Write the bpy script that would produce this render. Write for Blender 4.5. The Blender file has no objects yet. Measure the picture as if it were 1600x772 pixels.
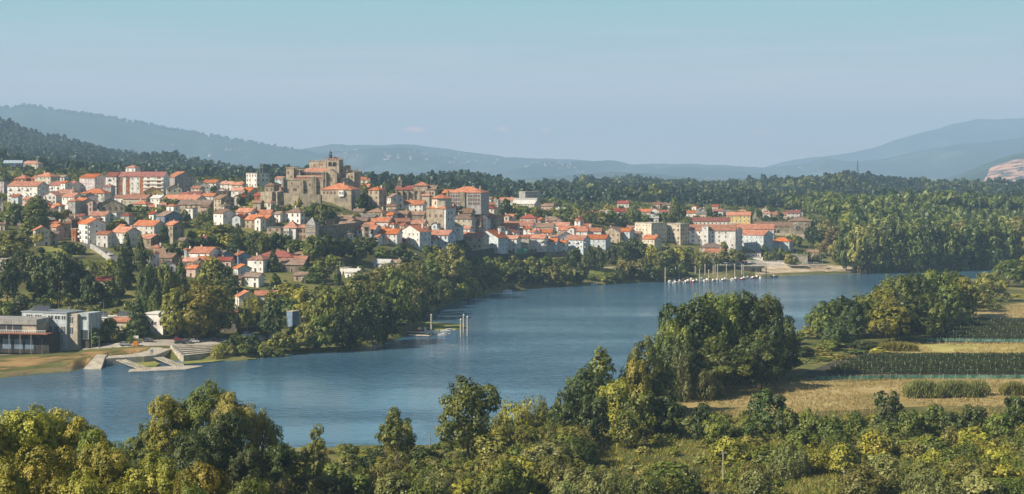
import bpy, math, random
import numpy as np
from mathutils import Vector, Matrix
R=math.radians
# ------------------------------------------------------------------ camera, sky, sun, exposure
scene=bpy.context.scene
F=2400.0; H=70.0; HOR=270.0; CXP=800.0
cd=bpy.data.cameras.new('camera'); cam=bpy.data.objects.new('camera',cd); scene.collection.objects.link(cam)
cam.location=(0,0,H); cam.rotation_euler=(R(90),0,0)
cd.sensor_width=36; cd.lens=36*F/1600; cd.shift_y=-116/1600; cd.clip_start=0.5; cd.clip_end=70000
scene.camera=cam
SUN_EL=R(36); SUN_AZ=Vector((-0.90,-0.44,0)).normalized()
sun_dir=Vector((SUN_AZ.x*math.cos(SUN_EL),SUN_AZ.y*math.cos(SUN_EL),math.sin(SUN_EL)))
sd=bpy.data.lights.new('sun','SUN'); sd.energy=5.0; sd.angle=R(0.6); sd.color=(1.0,0.89,0.73)
so=bpy.data.objects.new('sun',sd); scene.collection.objects.link(so)
so.rotation_euler=(-sun_dir).to_track_quat('-Z','Y').to_euler(); so.location=(0,-50,400)
scene.view_settings.view_transform='Standard'; scene.view_settings.look='None'
scene.view_settings.exposure=0.80; scene.view_settings.gamma=1; scene.view_settings.use_curve_mapping=False
world=bpy.data.worlds.new('World'); scene.world=world; world.use_nodes=True
nt=world.node_tree; nt.nodes.clear()
def N(nt,t,**k):
    n=nt.nodes.new(t)
    for a,b in k.items():
        if a.startswith('i_'):
            key=a[2:]; key=int(key) if key.isdigit() else key.replace('_',' ')
            n.inputs[key].default_value=b
        else: setattr(n,a,b)
    return n
def ramp(nt,stops,fac,interp='LINEAR'):
    n=nt.nodes.new('ShaderNodeValToRGB'); e=n.color_ramp; e.interpolation=interp
    while len(e.elements)<len(stops): e.elements.new(0.5)
    for i,(p,c) in enumerate(stops):
        e.elements[i].position=p; e.elements[i].color=(*c,1) if len(c)==3 else c
    if fac is not None: nt.links.new(fac,n.inputs[0])
    return n
def srgb(h):
    h=h.lstrip('#'); o=[]
    for i in (0,2,4):
        c=int(h[i:i+2],16)/255; o.append(c/12.92 if c<=.04045 else ((c+.055)/1.055)**2.4)
    return tuple(o)
sky=N(nt,'ShaderNodeTexSky',sky_type='NISHITA',sun_disc=False,sun_elevation=SUN_EL,sun_rotation=math.atan2(sun_dir.x,sun_dir.y)%(2*math.pi),altitude=100,air_density=1.0,dust_density=0.6,ozone_density=1.5)
bg=N(nt,'ShaderNodeBackground'); bg.inputs['Strength'].default_value=0.043
tc=N(nt,'ShaderNodeTexCoord'); sx=N(nt,'ShaderNodeSeparateXYZ'); nt.links.new(tc.outputs['Generated'],sx.inputs[0])
K=1/0.043
def sk(h,k=1.0): return tuple(v*k for v in srgb(h))
mr=N(nt,'ShaderNodeMapRange'); mr.inputs['From Min'].default_value=0; mr.inputs['From Max'].default_value=0.16
nt.links.new(sx.outputs['Z'],mr.inputs['Value'])
low=ramp(nt,[(0.0,sk('#c2b2b2',2.0)),(0.12,sk('#c4b8ba',1.75)),(0.32,sk('#bfbcc0',1.18)),(0.50,sk('#a6bbc0')),(0.68,sk('#8cbabb')),(1.0,sk('#7dafb3'))],mr.outputs[0])
# thin streaky cloud, a little rose where it is densest
mp=N(nt,'ShaderNodeMapping'); mp.inputs['Scale'].default_value=(5,5,60); nt.links.new(tc.outputs['Generated'],mp.inputs[0])
nz=N(nt,'ShaderNodeTexNoise'); nz.inputs['Scale'].default_value=1.6; nz.inputs['Detail'].default_value=5; nt.links.new(mp.outputs[0],nz.inputs['Vector'])
cr=ramp(nt,[(0.48,(0,0,0)),(0.75,(1,1,1))],nz.outputs['Fac'])
band=ramp(nt,[(0.0,(0,0,0)),(0.2,(.5,.5,.5)),(0.42,(.5,.5,.5)),(0.62,(.08,.08,.08)),(0.9,(.0,.0,.0))],mr.outputs[0])
mm=N(nt,'ShaderNodeMath',operation='MULTIPLY'); nt.links.new(cr.outputs[0],mm.inputs[0]); nt.links.new(band.outputs[0],mm.inputs[1])
mc=N(nt,'ShaderNodeMix',data_type='RGBA'); nt.links.new(mm.outputs[0],mc.inputs['Factor']); nt.links.new(low.outputs[0],mc.inputs[6]); mc.inputs[7].default_value=(*sk('#c8c5cb',1.15),1)
last=mc.outputs[2]
# small rose clouds low over the hills, each at its own compass direction
for (cx,cy,wx,wy,a) in ((648,202,24,6,.75),(785,202,16,5.5,.5),(853,202,12,5,.4),(915,202,14,4,.22),(1190,206,24,5,.28),(715,214,26,5,.14)):
    d=Vector(((cx-800)/F,1,(270-cy)/F)).normalized()
    sub=N(nt,'ShaderNodeVectorMath',operation='SUBTRACT'); nt.links.new(tc.outputs['Generated'],sub.inputs[0]); sub.inputs[1].default_value=d
    scl=N(nt,'ShaderNodeVectorMath',operation='MULTIPLY'); nt.links.new(sub.outputs[0],scl.inputs[0]); scl.inputs[1].default_value=(F/wx,0,F/wy)
    ln=N(nt,'ShaderNodeVectorMath',operation='LENGTH'); nt.links.new(scl.outputs[0],ln.inputs[0])
    n2=N(nt,'ShaderNodeTexNoise'); n2.inputs['Scale'].default_value=2.2; n2.inputs['Detail'].default_value=4; nt.links.new(scl.outputs[0],n2.inputs['Vector'])
    ad=N(nt,'ShaderNodeMath',operation='ADD'); nt.links.new(ln.outputs['Value'],ad.inputs[0]); nt.links.new(n2.outputs['Fac'],ad.inputs[1])
    rr=N(nt,'ShaderNodeMapRange',interpolation_type='SMOOTHSTEP'); rr.inputs['From Min'].default_value=1.55; rr.inputs['From Max'].default_value=0.7; rr.inputs['To Max'].default_value=a
    nt.links.new(ad.outputs[0],rr.inputs['Value'])
    # only in front (the same x,z lies behind too)
    mx=N(nt,'ShaderNodeMix',data_type='RGBA'); nt.links.new(rr.outputs[0],mx.inputs['Factor']); nt.links.new(last,mx.inputs[6]); mx.inputs[7].default_value=(*sk('#f2a898',2.6),1)
    last=mx.outputs[2]
kk=N(nt,'ShaderNodeVectorMath',operation='SCALE'); kk.inputs['Scale'].default_value=K*0.78; nt.links.new(last,kk.inputs[0])
mf=N(nt,'ShaderNodeMapRange',interpolation_type='SMOOTHSTEP'); mf.inputs['From Min'].default_value=0.12; mf.inputs['From Max'].default_value=0.35; nt.links.new(sx.outputs['Z'],mf.inputs['Value'])
mb=N(nt,'ShaderNodeMix',data_type='RGBA'); nt.links.new(mf.outputs[0],mb.inputs['Factor']); nt.links.new(kk.outputs[0],mb.inputs[6]); nt.links.new(sky.outputs[0],mb.inputs[7])
nt.links.new(mb.outputs[2],bg.inputs['Color'])
wo=N(nt,'ShaderNodeOutputWorld'); nt.links.new(bg.outputs[0],wo.inputs['Surface'])
scene.cycles.max_bounces=6; scene.cycles.diffuse_bounces=3; scene.cycles.transmission_bounces=3; scene.cycles.transparent_max_bounces=4
scene.cycles.use_denoising=True
try: scene.cycles.denoiser='OPENIMAGEDENOISE'
except Exception: pass
rng=np.random.default_rng(7); random.seed(7)
COL=scene.collection
# ------------------------------------------------------------------ helpers
def tag(o,label=None,cat=None,group=None,kind=None):
    if label: o['label']=label
    if cat: o['category']=cat
    if group: o['group']=group
    if kind: o['kind']=kind
    return o
def link(name,me,mats=None,parent=None,loc=None):
    o=bpy.data.objects.new(name,me); COL.objects.link(o)
    if me is not None and mats is not None:
        for m in (mats if isinstance(mats,(list,tuple)) else [mats]):
            me.materials.append(m)
    if parent is not None: o.parent=parent
    if loc is not None: o.location=loc
    return o
def empty(name,loc=(0,0,0),rz=0):
    o=bpy.data.objects.new(name,None); COL.objects.link(o); o.location=loc; o.rotation_euler=(0,0,rz); o.empty_display_size=1
    return o
def npmesh(name,V,Fq,smooth=False,midx=None,attr=None):
    V=np.asarray(V,dtype=np.float32); Fq=np.asarray(Fq,dtype=np.int32); k=Fq.shape[1]
    me=bpy.data.meshes.new(name); me.vertices.add(len(V)); me.vertices.foreach_set('co',V.ravel())
    me.loops.add(Fq.size); me.loops.foreach_set('vertex_index',Fq.ravel())
    me.polygons.add(len(Fq)); me.polygons.foreach_set('loop_start',np.arange(0,Fq.size,k,dtype=np.int32))
    try: me.polygons.foreach_set('loop_total',np.full(len(Fq),k,dtype=np.int32))
    except Exception: pass
    if smooth: me.polygons.foreach_set('use_smooth',np.ones(len(Fq),dtype=bool))
    if midx is not None: me.polygons.foreach_set('material_index',np.asarray(midx,dtype=np.int32))
    if attr is not None:
        a=me.attributes.new('tint','FLOAT','POINT'); a.data.foreach_set('value',np.asarray(attr,dtype=np.float32))
    me.update(calc_edges=True); return me
class MB:
    def __init__(s): s.v=[]; s.f=[]; s.m=[]
    def add(s,vs,fs,mi=0):
        b=len(s.v); s.v+=[tuple(v) for v in vs]; s.f+=[tuple(b+i for i in f) for f in fs]; s.m+=[mi]*len(fs)
    def box(s,x0,x1,y0,y1,z0,z1,mi=0):
        s.add([(x0,y0,z0),(x1,y0,z0),(x1,y1,z0),(x0,y1,z0),(x0,y0,z1),(x1,y0,z1),(x1,y1,z1),(x0,y1,z1)],
              [(0,3,2,1),(4,5,6,7),(0,1,5,4),(1,2,6,5),(2,3,7,6),(3,0,4,7)],mi)
    def frus(s,x0,x1,y0,y1,z0,z1,i,mi=0):
        s.add([(x0,y0,z0),(x1,y0,z0),(x1,y1,z0),(x0,y1,z0),(x0+i,y0+i,z1),(x1-i,y0+i,z1),(x1-i,y1-i,z1),(x0+i,y1-i,z1)],
              [(0,3,2,1),(4,5,6,7),(0,1,5,4),(1,2,6,5),(2,3,7,6),(3,0,4,7)],mi)
    def cyl(s,p,q,r0,r1,n=8,mi=0):
        p=Vector(p); q=Vector(q); d=(q-p).normalized(); a=d.orthogonal().normalized(); b=d.cross(a)
        vs=[p+(a*math.cos(t)+b*math.sin(t))*r0 for t in [2*math.pi*i/n for i in range(n)]]+[q+(a*math.cos(t)+b*math.sin(t))*r1 for t in [2*math.pi*i/n for i in range(n)]]
        s.add(vs,[(i,(i+1)%n,n+(i+1)%n,n+i) for i in range(n)]+[tuple(range(n))[::-1],tuple(range(n,2*n))],mi)
    def beam(s,p,q,w,h=None,mi=0):
        h=h or w; p=Vector(p); q=Vector(q); d=(q-p).normalized()
        a=d.cross(Vector((0,0,1))); a=a.normalized() if a.length>1e-4 else Vector((1,0,0)); b=a.cross(d).normalized()
        vs=[e+a*sa*w/2+b*sb*h/2 for e in (p,q) for sa,sb in ((-1,-1),(1,-1),(1,1),(-1,1))]
        s.add(vs,[(3,2,1,0),(4,5,6,7),(0,1,5,4),(1,2,6,5),(2,3,7,6),(3,0,4,7)],mi)
    def build(s,name,mats,parent=None,loc=None,smooth=False):
        me=bpy.data.meshes.new(name); me.from_pydata(s.v,[],s.f); me.polygons.foreach_set('material_index',s.m)
        if smooth: me.polygons.foreach_set('use_smooth',[True]*len(s.f))
        me.update(); return link(name,me,mats,parent,loc)
def copyobj(o,parent=None,loc=None,rz=None,scale=None):
    c=o.copy(); COL.objects.link(c); c.parent=parent
    if loc is not None: c.location=loc
    if rz is not None: c.rotation_euler=(0,0,rz)
    if scale is not None: c.scale=scale
    return c
KIDS={}
def copytree(o,parent=None):
    c=o.copy(); COL.objects.link(c); c.parent=parent
    for ch in KIDS.get(o.name) or o.children: copytree(ch,c)
    return c
# ------------------------------------------------------------------ materials
MATS={}
def mat(name,c1,c2=None,scale=1.0,rough=0.85,bump=0.0,bscale=None,metal=0.0,spec=0.3,detail=4,coord='Object',c3=None,lo=.35,hi=.65):
    if name in MATS: return MATS[name]
    m=bpy.data.materials.new(name); m.use_nodes=True; t=m.node_tree; b=t.nodes['Principled BSDF']
    b.inputs['Roughness'].default_value=rough; b.inputs['Metallic'].default_value=metal; b.inputs['Specular IOR Level'].default_value=spec
    if c2 is None: b.inputs['Base Color'].default_value=(*c1,1)
    else:
        if coord=='World':
            g=N(t,'ShaderNodeNewGeometry'); vec=g.outputs['Position']
        else:
            g=N(t,'ShaderNodeTexCoord'); vec=g.outputs['Object']
        n=N(t,'ShaderNodeTexNoise'); n.inputs['Scale'].default_value=scale; n.inputs['Detail'].default_value=detail; n.inputs['Roughness'].default_value=.6
        t.links.new(vec,n.inputs['Vector'])
        st=[(lo,c1),(hi,c2)] if c3 is None else [(lo,c1),((lo+hi)/2,c2),(hi,c3)]
        r=ramp(t,st,n.outputs['Fac']); t.links.new(r.outputs[0],b.inputs['Base Color'])
        if bump>0:
            n2=N(t,'ShaderNodeTexNoise'); n2.inputs['Scale'].default_value=bscale or scale*3; n2.inputs['Detail'].default_value=3; t.links.new(vec,n2.inputs['Vector'])
            bp=N(t,'ShaderNodeBump'); bp.inputs['Strength'].default_value=bump; bp.inputs['Distance'].default_value=0.3
            t.links.new(n2.outputs['Fac'],bp.inputs['Height']); t.links.new(bp.outputs[0],b.inputs['Normal'])
    MATS[name]=m; return m
def leafmat(name,dark,light,yellow,scale=0.25,trans=0.25,yamt=0.25):
    m=bpy.data.materials.new(name); m.use_nodes=True; t=m.node_tree; t.nodes.clear()
    g=N(t,'ShaderNodeNewGeometry'); n=N(t,'ShaderNodeTexNoise'); n.inputs['Scale'].default_value=scale; n.inputs['Detail'].default_value=3
    t.links.new(g.outputs['Position'],n.inputs['Vector'])
    a=N(t,'ShaderNodeAttribute',attribute_name='tint')
    s=N(t,'ShaderNodeMath',operation='MULTIPLY_ADD'); s.inputs[1].default_value=0.6; t.links.new(a.outputs['Fac'],s.inputs[0]); 
    ms=N(t,'ShaderNodeMath',operation='MULTIPLY_ADD'); ms.inputs[1].default_value=0.7; ms.inputs[2].default_value=-0.15; t.links.new(n.outputs['Fac'],ms.inputs[0]); t.links.new(ms.outputs[0],s.inputs[2])
    r=ramp(t,[(0.15,dark),(0.55,light),(0.92,yellow)],s.outputs[0])
    oi=N(t,'ShaderNodeObjectInfo'); hv=N(t,'ShaderNodeHueSaturation')
    mr=N(t,'ShaderNodeMapRange'); mr.inputs['To Min'].default_value=.478; mr.inputs['To Max'].default_value=.512; t.links.new(oi.outputs['Random'],mr.inputs['Value']); t.links.new(mr.outputs[0],hv.inputs['Hue'])
    mv=N(t,'ShaderNodeMath',operation='MULTIPLY'); mv.inputs[1].default_value=17.3; t.links.new(oi.outputs['Random'],mv.inputs[0]); fr=N(t,'ShaderNodeMath',operation='FRACT'); t.links.new(mv.outputs[0],fr.inputs[0])
    m2=N(t,'ShaderNodeMapRange'); m2.inputs['To Min'].default_value=.72; m2.inputs['To Max'].default_value=1.22; t.links.new(fr.outputs[0],m2.inputs['Value']); t.links.new(m2.outputs[0],hv.inputs['Value'])
    t.links.new(r.outputs[0],hv.inputs['Color'])
    d=N(t,'ShaderNodeBsdfDiffuse'); tr=N(t,'ShaderNodeBsdfTranslucent'); t.links.new(hv.outputs[0],d.inputs[0]); t.links.new(hv.outputs[0],tr.inputs[0])
    mx=N(t,'ShaderNodeMixShader'); mx.inputs[0].default_value=trans; t.links.new(d.outputs[0],mx.inputs[1]); t.links.new(tr.outputs[0],mx.inputs[2])
    gl=N(t,'ShaderNodeBsdfGlossy'); gl.inputs['Roughness'].default_value=.5; gl.inputs['Color'].default_value=(.8,.85,.8,1)
    m3=N(t,'ShaderNodeMixShader'); m3.inputs[0].default_value=.03; t.links.new(mx.outputs[0],m3.inputs[1]); t.links.new(gl.outputs[0],m3.inputs[2])
    o=N(t,'ShaderNodeOutputMaterial'); t.links.new(m3.outputs[0],o.inputs[0]); MATS[name]=m; return m
# ------------------------------------------------------------------ numpy noise
_perm=np.random.default_rng(3).random((256,256))
def vnoise(x,y):
    xi=np.floor(x).astype(int); yi=np.floor(y).astype(int); fx=x-xi; fy=y-yi
    fx=fx*fx*(3-2*fx); fy=fy*fy*(3-2*fy); g=lambda a,b:_perm[a&255,b&255]
    return (g(xi,yi)*(1-fx)+g(xi+1,yi)*fx)*(1-fy)+(g(xi,yi+1)*(1-fx)+g(xi+1,yi+1)*fx)*fy
def fbm(x,y,o=4):
    s=0; a=.5
    for k in range(o): s=s+a*vnoise(x+17.3*k,y+9.1*k); x=x*2.03; y=y*2.03; a*=.5
    return s-0.5
# ------------------------------------------------------------------ terrain
SH_F=np.array([(-600,522),(0,524),(60,535),(112,541),(118,544),(132,552),(157,553),(166,566),(235,573),(262,574),(300,573),(345,572),(380,573),(460,594),(560,611),(615,640),(632,660),(648,705),(662,752),(690,800),(720,845),(760,893),(870,944),(950,968),(1040,990),(1190,1026),(1250,1052),(1340,1068),(1450,1090),(1600,1130),(2200,1180)],float)
SH_N=np.array([(-600,360),(0,370),(450,375),(690,381),(780,400),(900,445),(1000,500),(1060,540),(1240,640),(1300,700),(1400,850),(1500,960),(1600,1010),(2200,1080)],float)
COLS={ # px : [(image y of the ground, distance)]
 -400:[(560,560),(545,590),(500,640),(440,700),(400,750),(370,800),(330,900),(300,1050),(275,1250),(262,1500),(262,1900)],
 0:[(565.5,555),(552,590),(500,640),(440,700),(400,750),(370,800),(330,900),(300,1050),(275,1250),(262,1500),(262,1900)],
 130:[(560,556),(548,588),(500,636),(440,700),(400,755),(370,812),(335,900),(303,1040),(280,1230),(268,1500),(268,1900)],
 200:[(556,563),(545,586),(515,612),(470,660),(430,710),(400,760),(370,820),(340,900),(315,1000),(290,1150),(280,1300),(276,1900)],
 300:[(549,573),(537,602),(505,640),(470,680),(430,730),(400,780),(370,828),(340,895),(315,980),(292,1150),(284,1300),(280,1900)],
 400:[(541,594),(527,622),(505,640),(470,690),(430,745),(400,790),(370,830),(340,880),(315,950),(300,1050),(287,1200),(282,1400),(282,1900)],
 500:[(537,622),(500,660),(450,720),(420,765),(395,800),(375,825),(355,860),(340,885),(325,910),(312,930),(302,960),(297,1060),(294,1200),(292,1500),(290,1900)],
 600:[(525,650),(500,680),(450,740),(420,800),(400,830),(380,860),(360,890),(340,920),(320,960),(305,1010),(300,1080),(298,1200),(295,1500),(292,1900)],
 700:[(460,830),(440,845),(415,862),(400,877),(380,907),(350,950),(325,1010),(310,1080),(303,1200),(300,1500),(295,1900)],
 800:[(445,922),(430,935),(410,955),(395,975),(380,1000),(350,1060),(335,1120),(320,1250),(312,1500),(300,1900)],
 900:[(437,965),(420,985),(395,1010),(380,1040),(360,1090),(340,1180),(325,1350),(315,1600),(303,1900)],
 1000:[(433,990),(410,1020),(390,1050),(370,1090),(350,1160),(330,1300),(318,1500),(306,1900)],
 1100:[(431,1017),(425,1032),(405,1060),(385,1090),(360,1150),(340,1250),(325,1450),(315,1650),(308,1900)],
 1200:[(425,1058),(418,1080),(405,1105),(390,1130),(370,1180),(350,1260),(335,1400),(325,1600),(315,1900)],
 1300:[(421,1085),(415,1105),(400,1130),(380,1180),(360,1260),(340,1400),(325,1600),(315,1900)],
 1400:[(418,1107),(412,1125),(400,1160),(380,1240),(350,1400),(335,1600),(322,1900)],
 1600:[(412,1150),(405,1180),(390,1260),(365,1400),(345,1600),(330,1900)],
 2000:[(412,1190),(405,1220),(390,1300),(365,1440),(345,1640),(330,1900)]}
_DG=np.arange(400,2000,4.0); _CP=np.array(sorted(COLS),float); _T=[]
for p in sorted(COLS):
    ds=[COLS[p][0][1]-60]; zs=[1.5]
    for (yy,dd) in COLS[p]:
        ds.append(dd); zs.append(H-(yy-HOR)*dd/F)
    _T.append(np.interp(_DG,ds,zs))
_T=np.array(_T)
def Z(X,Y,noise=True):
    X=np.asarray(X,float); Y=np.asarray(Y,float)
    p=np.clip(CXP+F*X/np.maximum(Y,60),-600,2200)
    wob=4*(vnoise(X*.03+5,Y*.03)-.5)
    df=np.interp(p,SH_F[:,0],SH_F[:,1])+wob*np.clip((p-340)/60,0,1); dn=np.interp(p,SH_N[:,0],SH_N[:,1])+wob*1.5
    pc=np.clip(p,-400,2000); i=np.clip(np.searchsorted(_CP,pc)-1,0,len(_CP)-2); t=(pc-_CP[i])/(_CP[i+1]-_CP[i]); t=t*t*(3-2*t)*.5+t*.5
    s=np.clip((Y-400)/4.0,0,len(_DG)-1.001); j=s.astype(int); fs=s-j
    zf=(_T[i,j]*(1-fs)+_T[i,j+1]*fs)*(1-t)+(_T[i+1,j]*(1-fs)+_T[i+1,j+1]*fs)*t
    zf=np.minimum(zf,np.maximum(Y-df,0)*.3)
    if noise: zf=zf+np.clip((Y-df-80)/100,0,1)*3.0*fbm(X*.02,Y*.02)
    zf=np.where(Y>1900,zf+(28-zf)*np.clip((Y-1900)/2500,0,1),zf)
    hz=np.interp(Y,[-200,0,20,50,100,150,200,250,320],[66,66,62,54,40,25,15,8,3])
    zn=np.maximum(np.clip((dn-Y)*.4,0,3.0),hz)+np.clip((300-Y)/100,0,1)*2*fbm(X*.05,Y*.05)
    rv=-np.minimum(2.5,0.12*np.minimum(np.abs(Y-dn),np.abs(df-Y)))-.02
    return np.where(Y>=df,zf,np.where(Y>dn,rv,zn))
def ray(px,py,D0=None,noise=True):
    """world point where the line of sight through a photo pixel meets the ground"""
    u=(px-CXP)/F
    if D0 is None: D0=np.interp(px,SH_F[:,0],SH_F[:,1])-3
    D=np.arange(D0,2400,1.0); z=Z(u*D,D); zr=H-(py-HOR)*D/F
    k=np.nonzero(z>=zr)[0]
    i=k[0] if len(k) else int(np.argmin(zr-z))
    return Vector((u*D[i],D[i],float(z[i])))
def ppx(px,D): return (px-CXP)/F*D
def zpx(py,D): return H-(py-HOR)*D/F
# ground sheet
us=np.concatenate([np.linspace(-1.5,-.45,30),np.linspace(-.44,.44,360),np.linspace(.45,1.5,30)])
Ds=np.concatenate([[-200,-100,-50,0],np.arange(20,360,7.0),np.arange(360,1180,3.0),np.arange(1180,2000,9.0),np.geomspace(2000,20800,44)])
UU,DD=np.meshgrid(us,Ds); XX=UU*np.maximum(DD,200)
ZZ=Z(XX,DD); V=np.stack([XX,DD,ZZ],-1).reshape(-1,3)
nr,nc=XX.shape; idx=np.arange(nr*nc).reshape(nr,nc)
Fq=np.stack([idx[:-1,:-1],idx[:-1,1:],idx[1:,1:],idx[1:,:-1]],-1).reshape(-1,4)
M_ground=mat('ground',srgb('#4d4a2c'),srgb('#5e6236'),scale=.035,rough=1,bump=.6,bscale=.5,coord='World',c3=srgb('#857a4f'),detail=8,spec=.1)
tag(link('ground',npmesh('ground',V,Fq,True),M_ground),kind='structure')
# water
def water_mat():
    m=bpy.data.materials.new('water'); m.use_nodes=True; t=m.node_tree; b=t.nodes['Principled BSDF']
    b.inputs['Base Color'].default_value=(.026,.075,.125,1); b.inputs['Roughness'].default_value=.12; b.inputs['IOR'].default_value=1.33
    g=N(t,'ShaderNodeNewGeometry')
    m1=N(t,'ShaderNodeMapping'); m1.inputs['Scale'].default_value=(.38,.75,1); m1.inputs['Rotation'].default_value=(0,0,.3); t.links.new(g.outputs['Position'],m1.inputs[0])
    n1=N(t,'ShaderNodeTexNoise'); n1.inputs['Scale'].default_value=.55; n1.inputs['Detail'].default_value=4; n1.inputs['Distortion'].default_value=.5; t.links.new(m1.outputs[0],n1.inputs['Vector'])
    m2=N(t,'ShaderNodeMapping'); m2.inputs['Scale'].default_value=(.006,.016,1); m2.inputs['Rotation'].default_value=(0,0,-.25); t.links.new(g.outputs['Position'],m2.inputs[0])
    n2=N(t,'ShaderNodeTexNoise'); n2.inputs['Scale'].default_value=1.; n2.inputs['Detail'].default_value=5; t.links.new(m2.outputs[0],n2.inputs['Vector'])
    st=N(t,'ShaderNodeMapRange'); st.inputs['From Min'].default_value=.36; st.inputs['From Max'].default_value=.62; st.inputs['To Min'].default_value=.10; st.inputs['To Max'].default_value=1.0; t.links.new(n2.outputs['Fac'],st.inputs['Value'])
    bp=N(t,'ShaderNodeBump'); bp.inputs['Distance'].default_value=1.0; t.links.new(st.outputs[0],bp.inputs['Strength']); t.links.new(n1.outputs['Fac'],bp.inputs['Height']); t.links.new(bp.outputs[0],b.inputs['Normal'])
    cr=ramp(t,[(.3,(.08,.17,.25)),(.5,(.045,.11,.175)),(.7,(.028,.085,.14))],n2.outputs['Fac']); t.links.new(cr.outputs[0],b.inputs['Base Color'])  # lighter streaks: sheen of smooth slicks put into the base colour
    return m
M_water=water_mat()
wm=MB(); wm.add([(-3500,250,0),(3500,250,0),(3500,1500,0),(-3500,1500,0)],[(0,1,2,3)])
tag(wm.build('water',M_water),kind='structure')
# ------------------------------------------------------------------ hills and mountains
FAR_S=1.45
def hillfn(ridge,D,front,back,base,amp,drop=0.0,nsc=1/400.,seed=0.0):
    rp=np.array([r[0] for r in ridge],float); ry=np.array([r[1] for r in ridge],float)
    def f(p,Y):
        zr=H-(np.interp(p,rp,ry)-HOR)*D/F-drop
        v=np.where(Y<D,(Y-(D-front))/front,1-(Y-D)/back); v=np.clip(v,-.05,1); s=np.sin(np.clip(v,0,1)*math.pi/2)**1.15
        X=(p-CXP)/F*Y; nn=fbm(X*nsc+seed,Y*nsc+seed*.7,5)
        rg=1-np.abs(2*fbm(X*nsc*.7+seed+31,Y*nsc*.5+3,3))*2.2
        zr=zr+fbm(p*.045+seed,p*.0+2.5,4)*amp*.10
        nn=nn-.28
        return base+np.maximum((zr-base),0)*s+amp*nn*np.clip(np.sin(np.clip(v,0,1)*math.pi)+.12,0,1)+amp*.9*(rg-1.0)*np.sin(np.clip(v,0,1)*math.pi)-(v<=0)*4
    return f
def hill(name,m,ridge,D,front,back,base,amp,drop=0.0,nsc=1/400.,seed=0.,np_=260,nv=110):
    if D>5000: D*=FAR_S; front*=FAR_S; back*=FAR_S; amp*=FAR_S; nsc/=FAR_S; drop*=FAR_S
    f=hillfn(ridge,D,front,back,base,amp,drop,nsc,seed)
    P=np.linspace(ridge[0][0],ridge[-1][0],np_); Y=np.concatenate([np.linspace(D-front,D,nv),np.linspace(D,D+back,14)[1:]])
    PP,YY=np.meshgrid(P,Y); X=(PP-CXP)/F*YY; zz=f(PP,YY); V=np.stack([X,YY,zz],-1).reshape(-1,3)
    a,b=X.shape; ix=np.arange(a*b).reshape(a,b); fq=np.stack([ix[:-1,:-1],ix[:-1,1:],ix[1:,1:],ix[1:,:-1]],-1).reshape(-1,4)
    tag(link(name,npmesh(name,V,fq,True),m),kind='structure'); return f
M_far=mat('mountain_scrub',srgb('#16241f'),srgb('#28382f'),scale=.0025,rough=1,bump=.8,bscale=.012,coord='World',c3=srgb('#5c6656'),detail=9,spec=.1,lo=.38,hi=.68)
M_fars=mat('mountain_wood',srgb('#1c2a17'),srgb('#2f4022'),scale=.006,rough=1,bump=.9,bscale=.03,coord='World',c3=srgb('#4a5632'),detail=9,spec=.1,lo=.38,hi=.7)
M_rock=mat('quarry_rock',srgb('#4b5038'),srgb('#b3866a'),scale=.014,rough=1,bump=1.,bscale=.03,coord='World',c3=srgb('#d3a586'),detail=9,spec=.1,lo=.42,hi=.6)
f_r3=hill('mountain',M_far,[(1080,275),(1180,262),(1240,248),(1330,237),(1370,228),(1410,214),(1440,206),(1470,199),(1500,190),(1525,185),(1560,186),(1600,184),(1660,190),(1800,200),(2100,230)],12500,5200,2400,20,260,nsc=1/1500.,seed=2.2)
f_l1=hill('mountain',M_fars,[(-500,190),(-200,176),(-100,172),(0,168),(40,164),(60,165),(110,175),(160,180),(200,188),(260,198),(330,211),(400,223),(460,233),(520,246),(620,268)],7600,3600,1500,20,130,drop=6,nsc=1/900.,seed=5.1,np_=340)
f_m2=hill('mountain',M_far,[(330,280),(400,250),(440,238),(480,229),(520,224),(560,226),(650,226),(700,233),(740,238),(790,246),(830,246),(870,247),(930,249),(980,254),(1030,253),(1080,253),(1130,256),(1180,259),(1280,272)],10200,5200,1500,20,190,nsc=1/1100.,seed=8.3,np_=340)
f_m4=hill('mountain',M_far,[(1050,280),(1120,268),(1180,262),(1250,256),(1275,250),(1293,245),(1310,249),(1340,252),(1380,247),(1440,234),(1500,224),(1560,218),(1620,213),(1800,205),(2100,220)],9600,3000,1500,20,140,nsc=1/900.,seed=1.3)
f_m6=hill('mountain',M_fars,[(700,290),(820,278),(900,272),(960,268),(1010,270),(1060,275),(1120,279),(1180,277),(1240,279),(1300,284)],6000,1800,900,20,60,nsc=1/500.,seed=11.)
f_q=hill('mountain',M_fars,[(1380,292),(1430,284),(1470,276),(1500,268),(1530,256),(1560,245),(1585,237),(1640,231),(1800,225),(2100,240)],5600,1500,900,20,45,drop=8,nsc=1/500.,seed=4.4)
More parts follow.
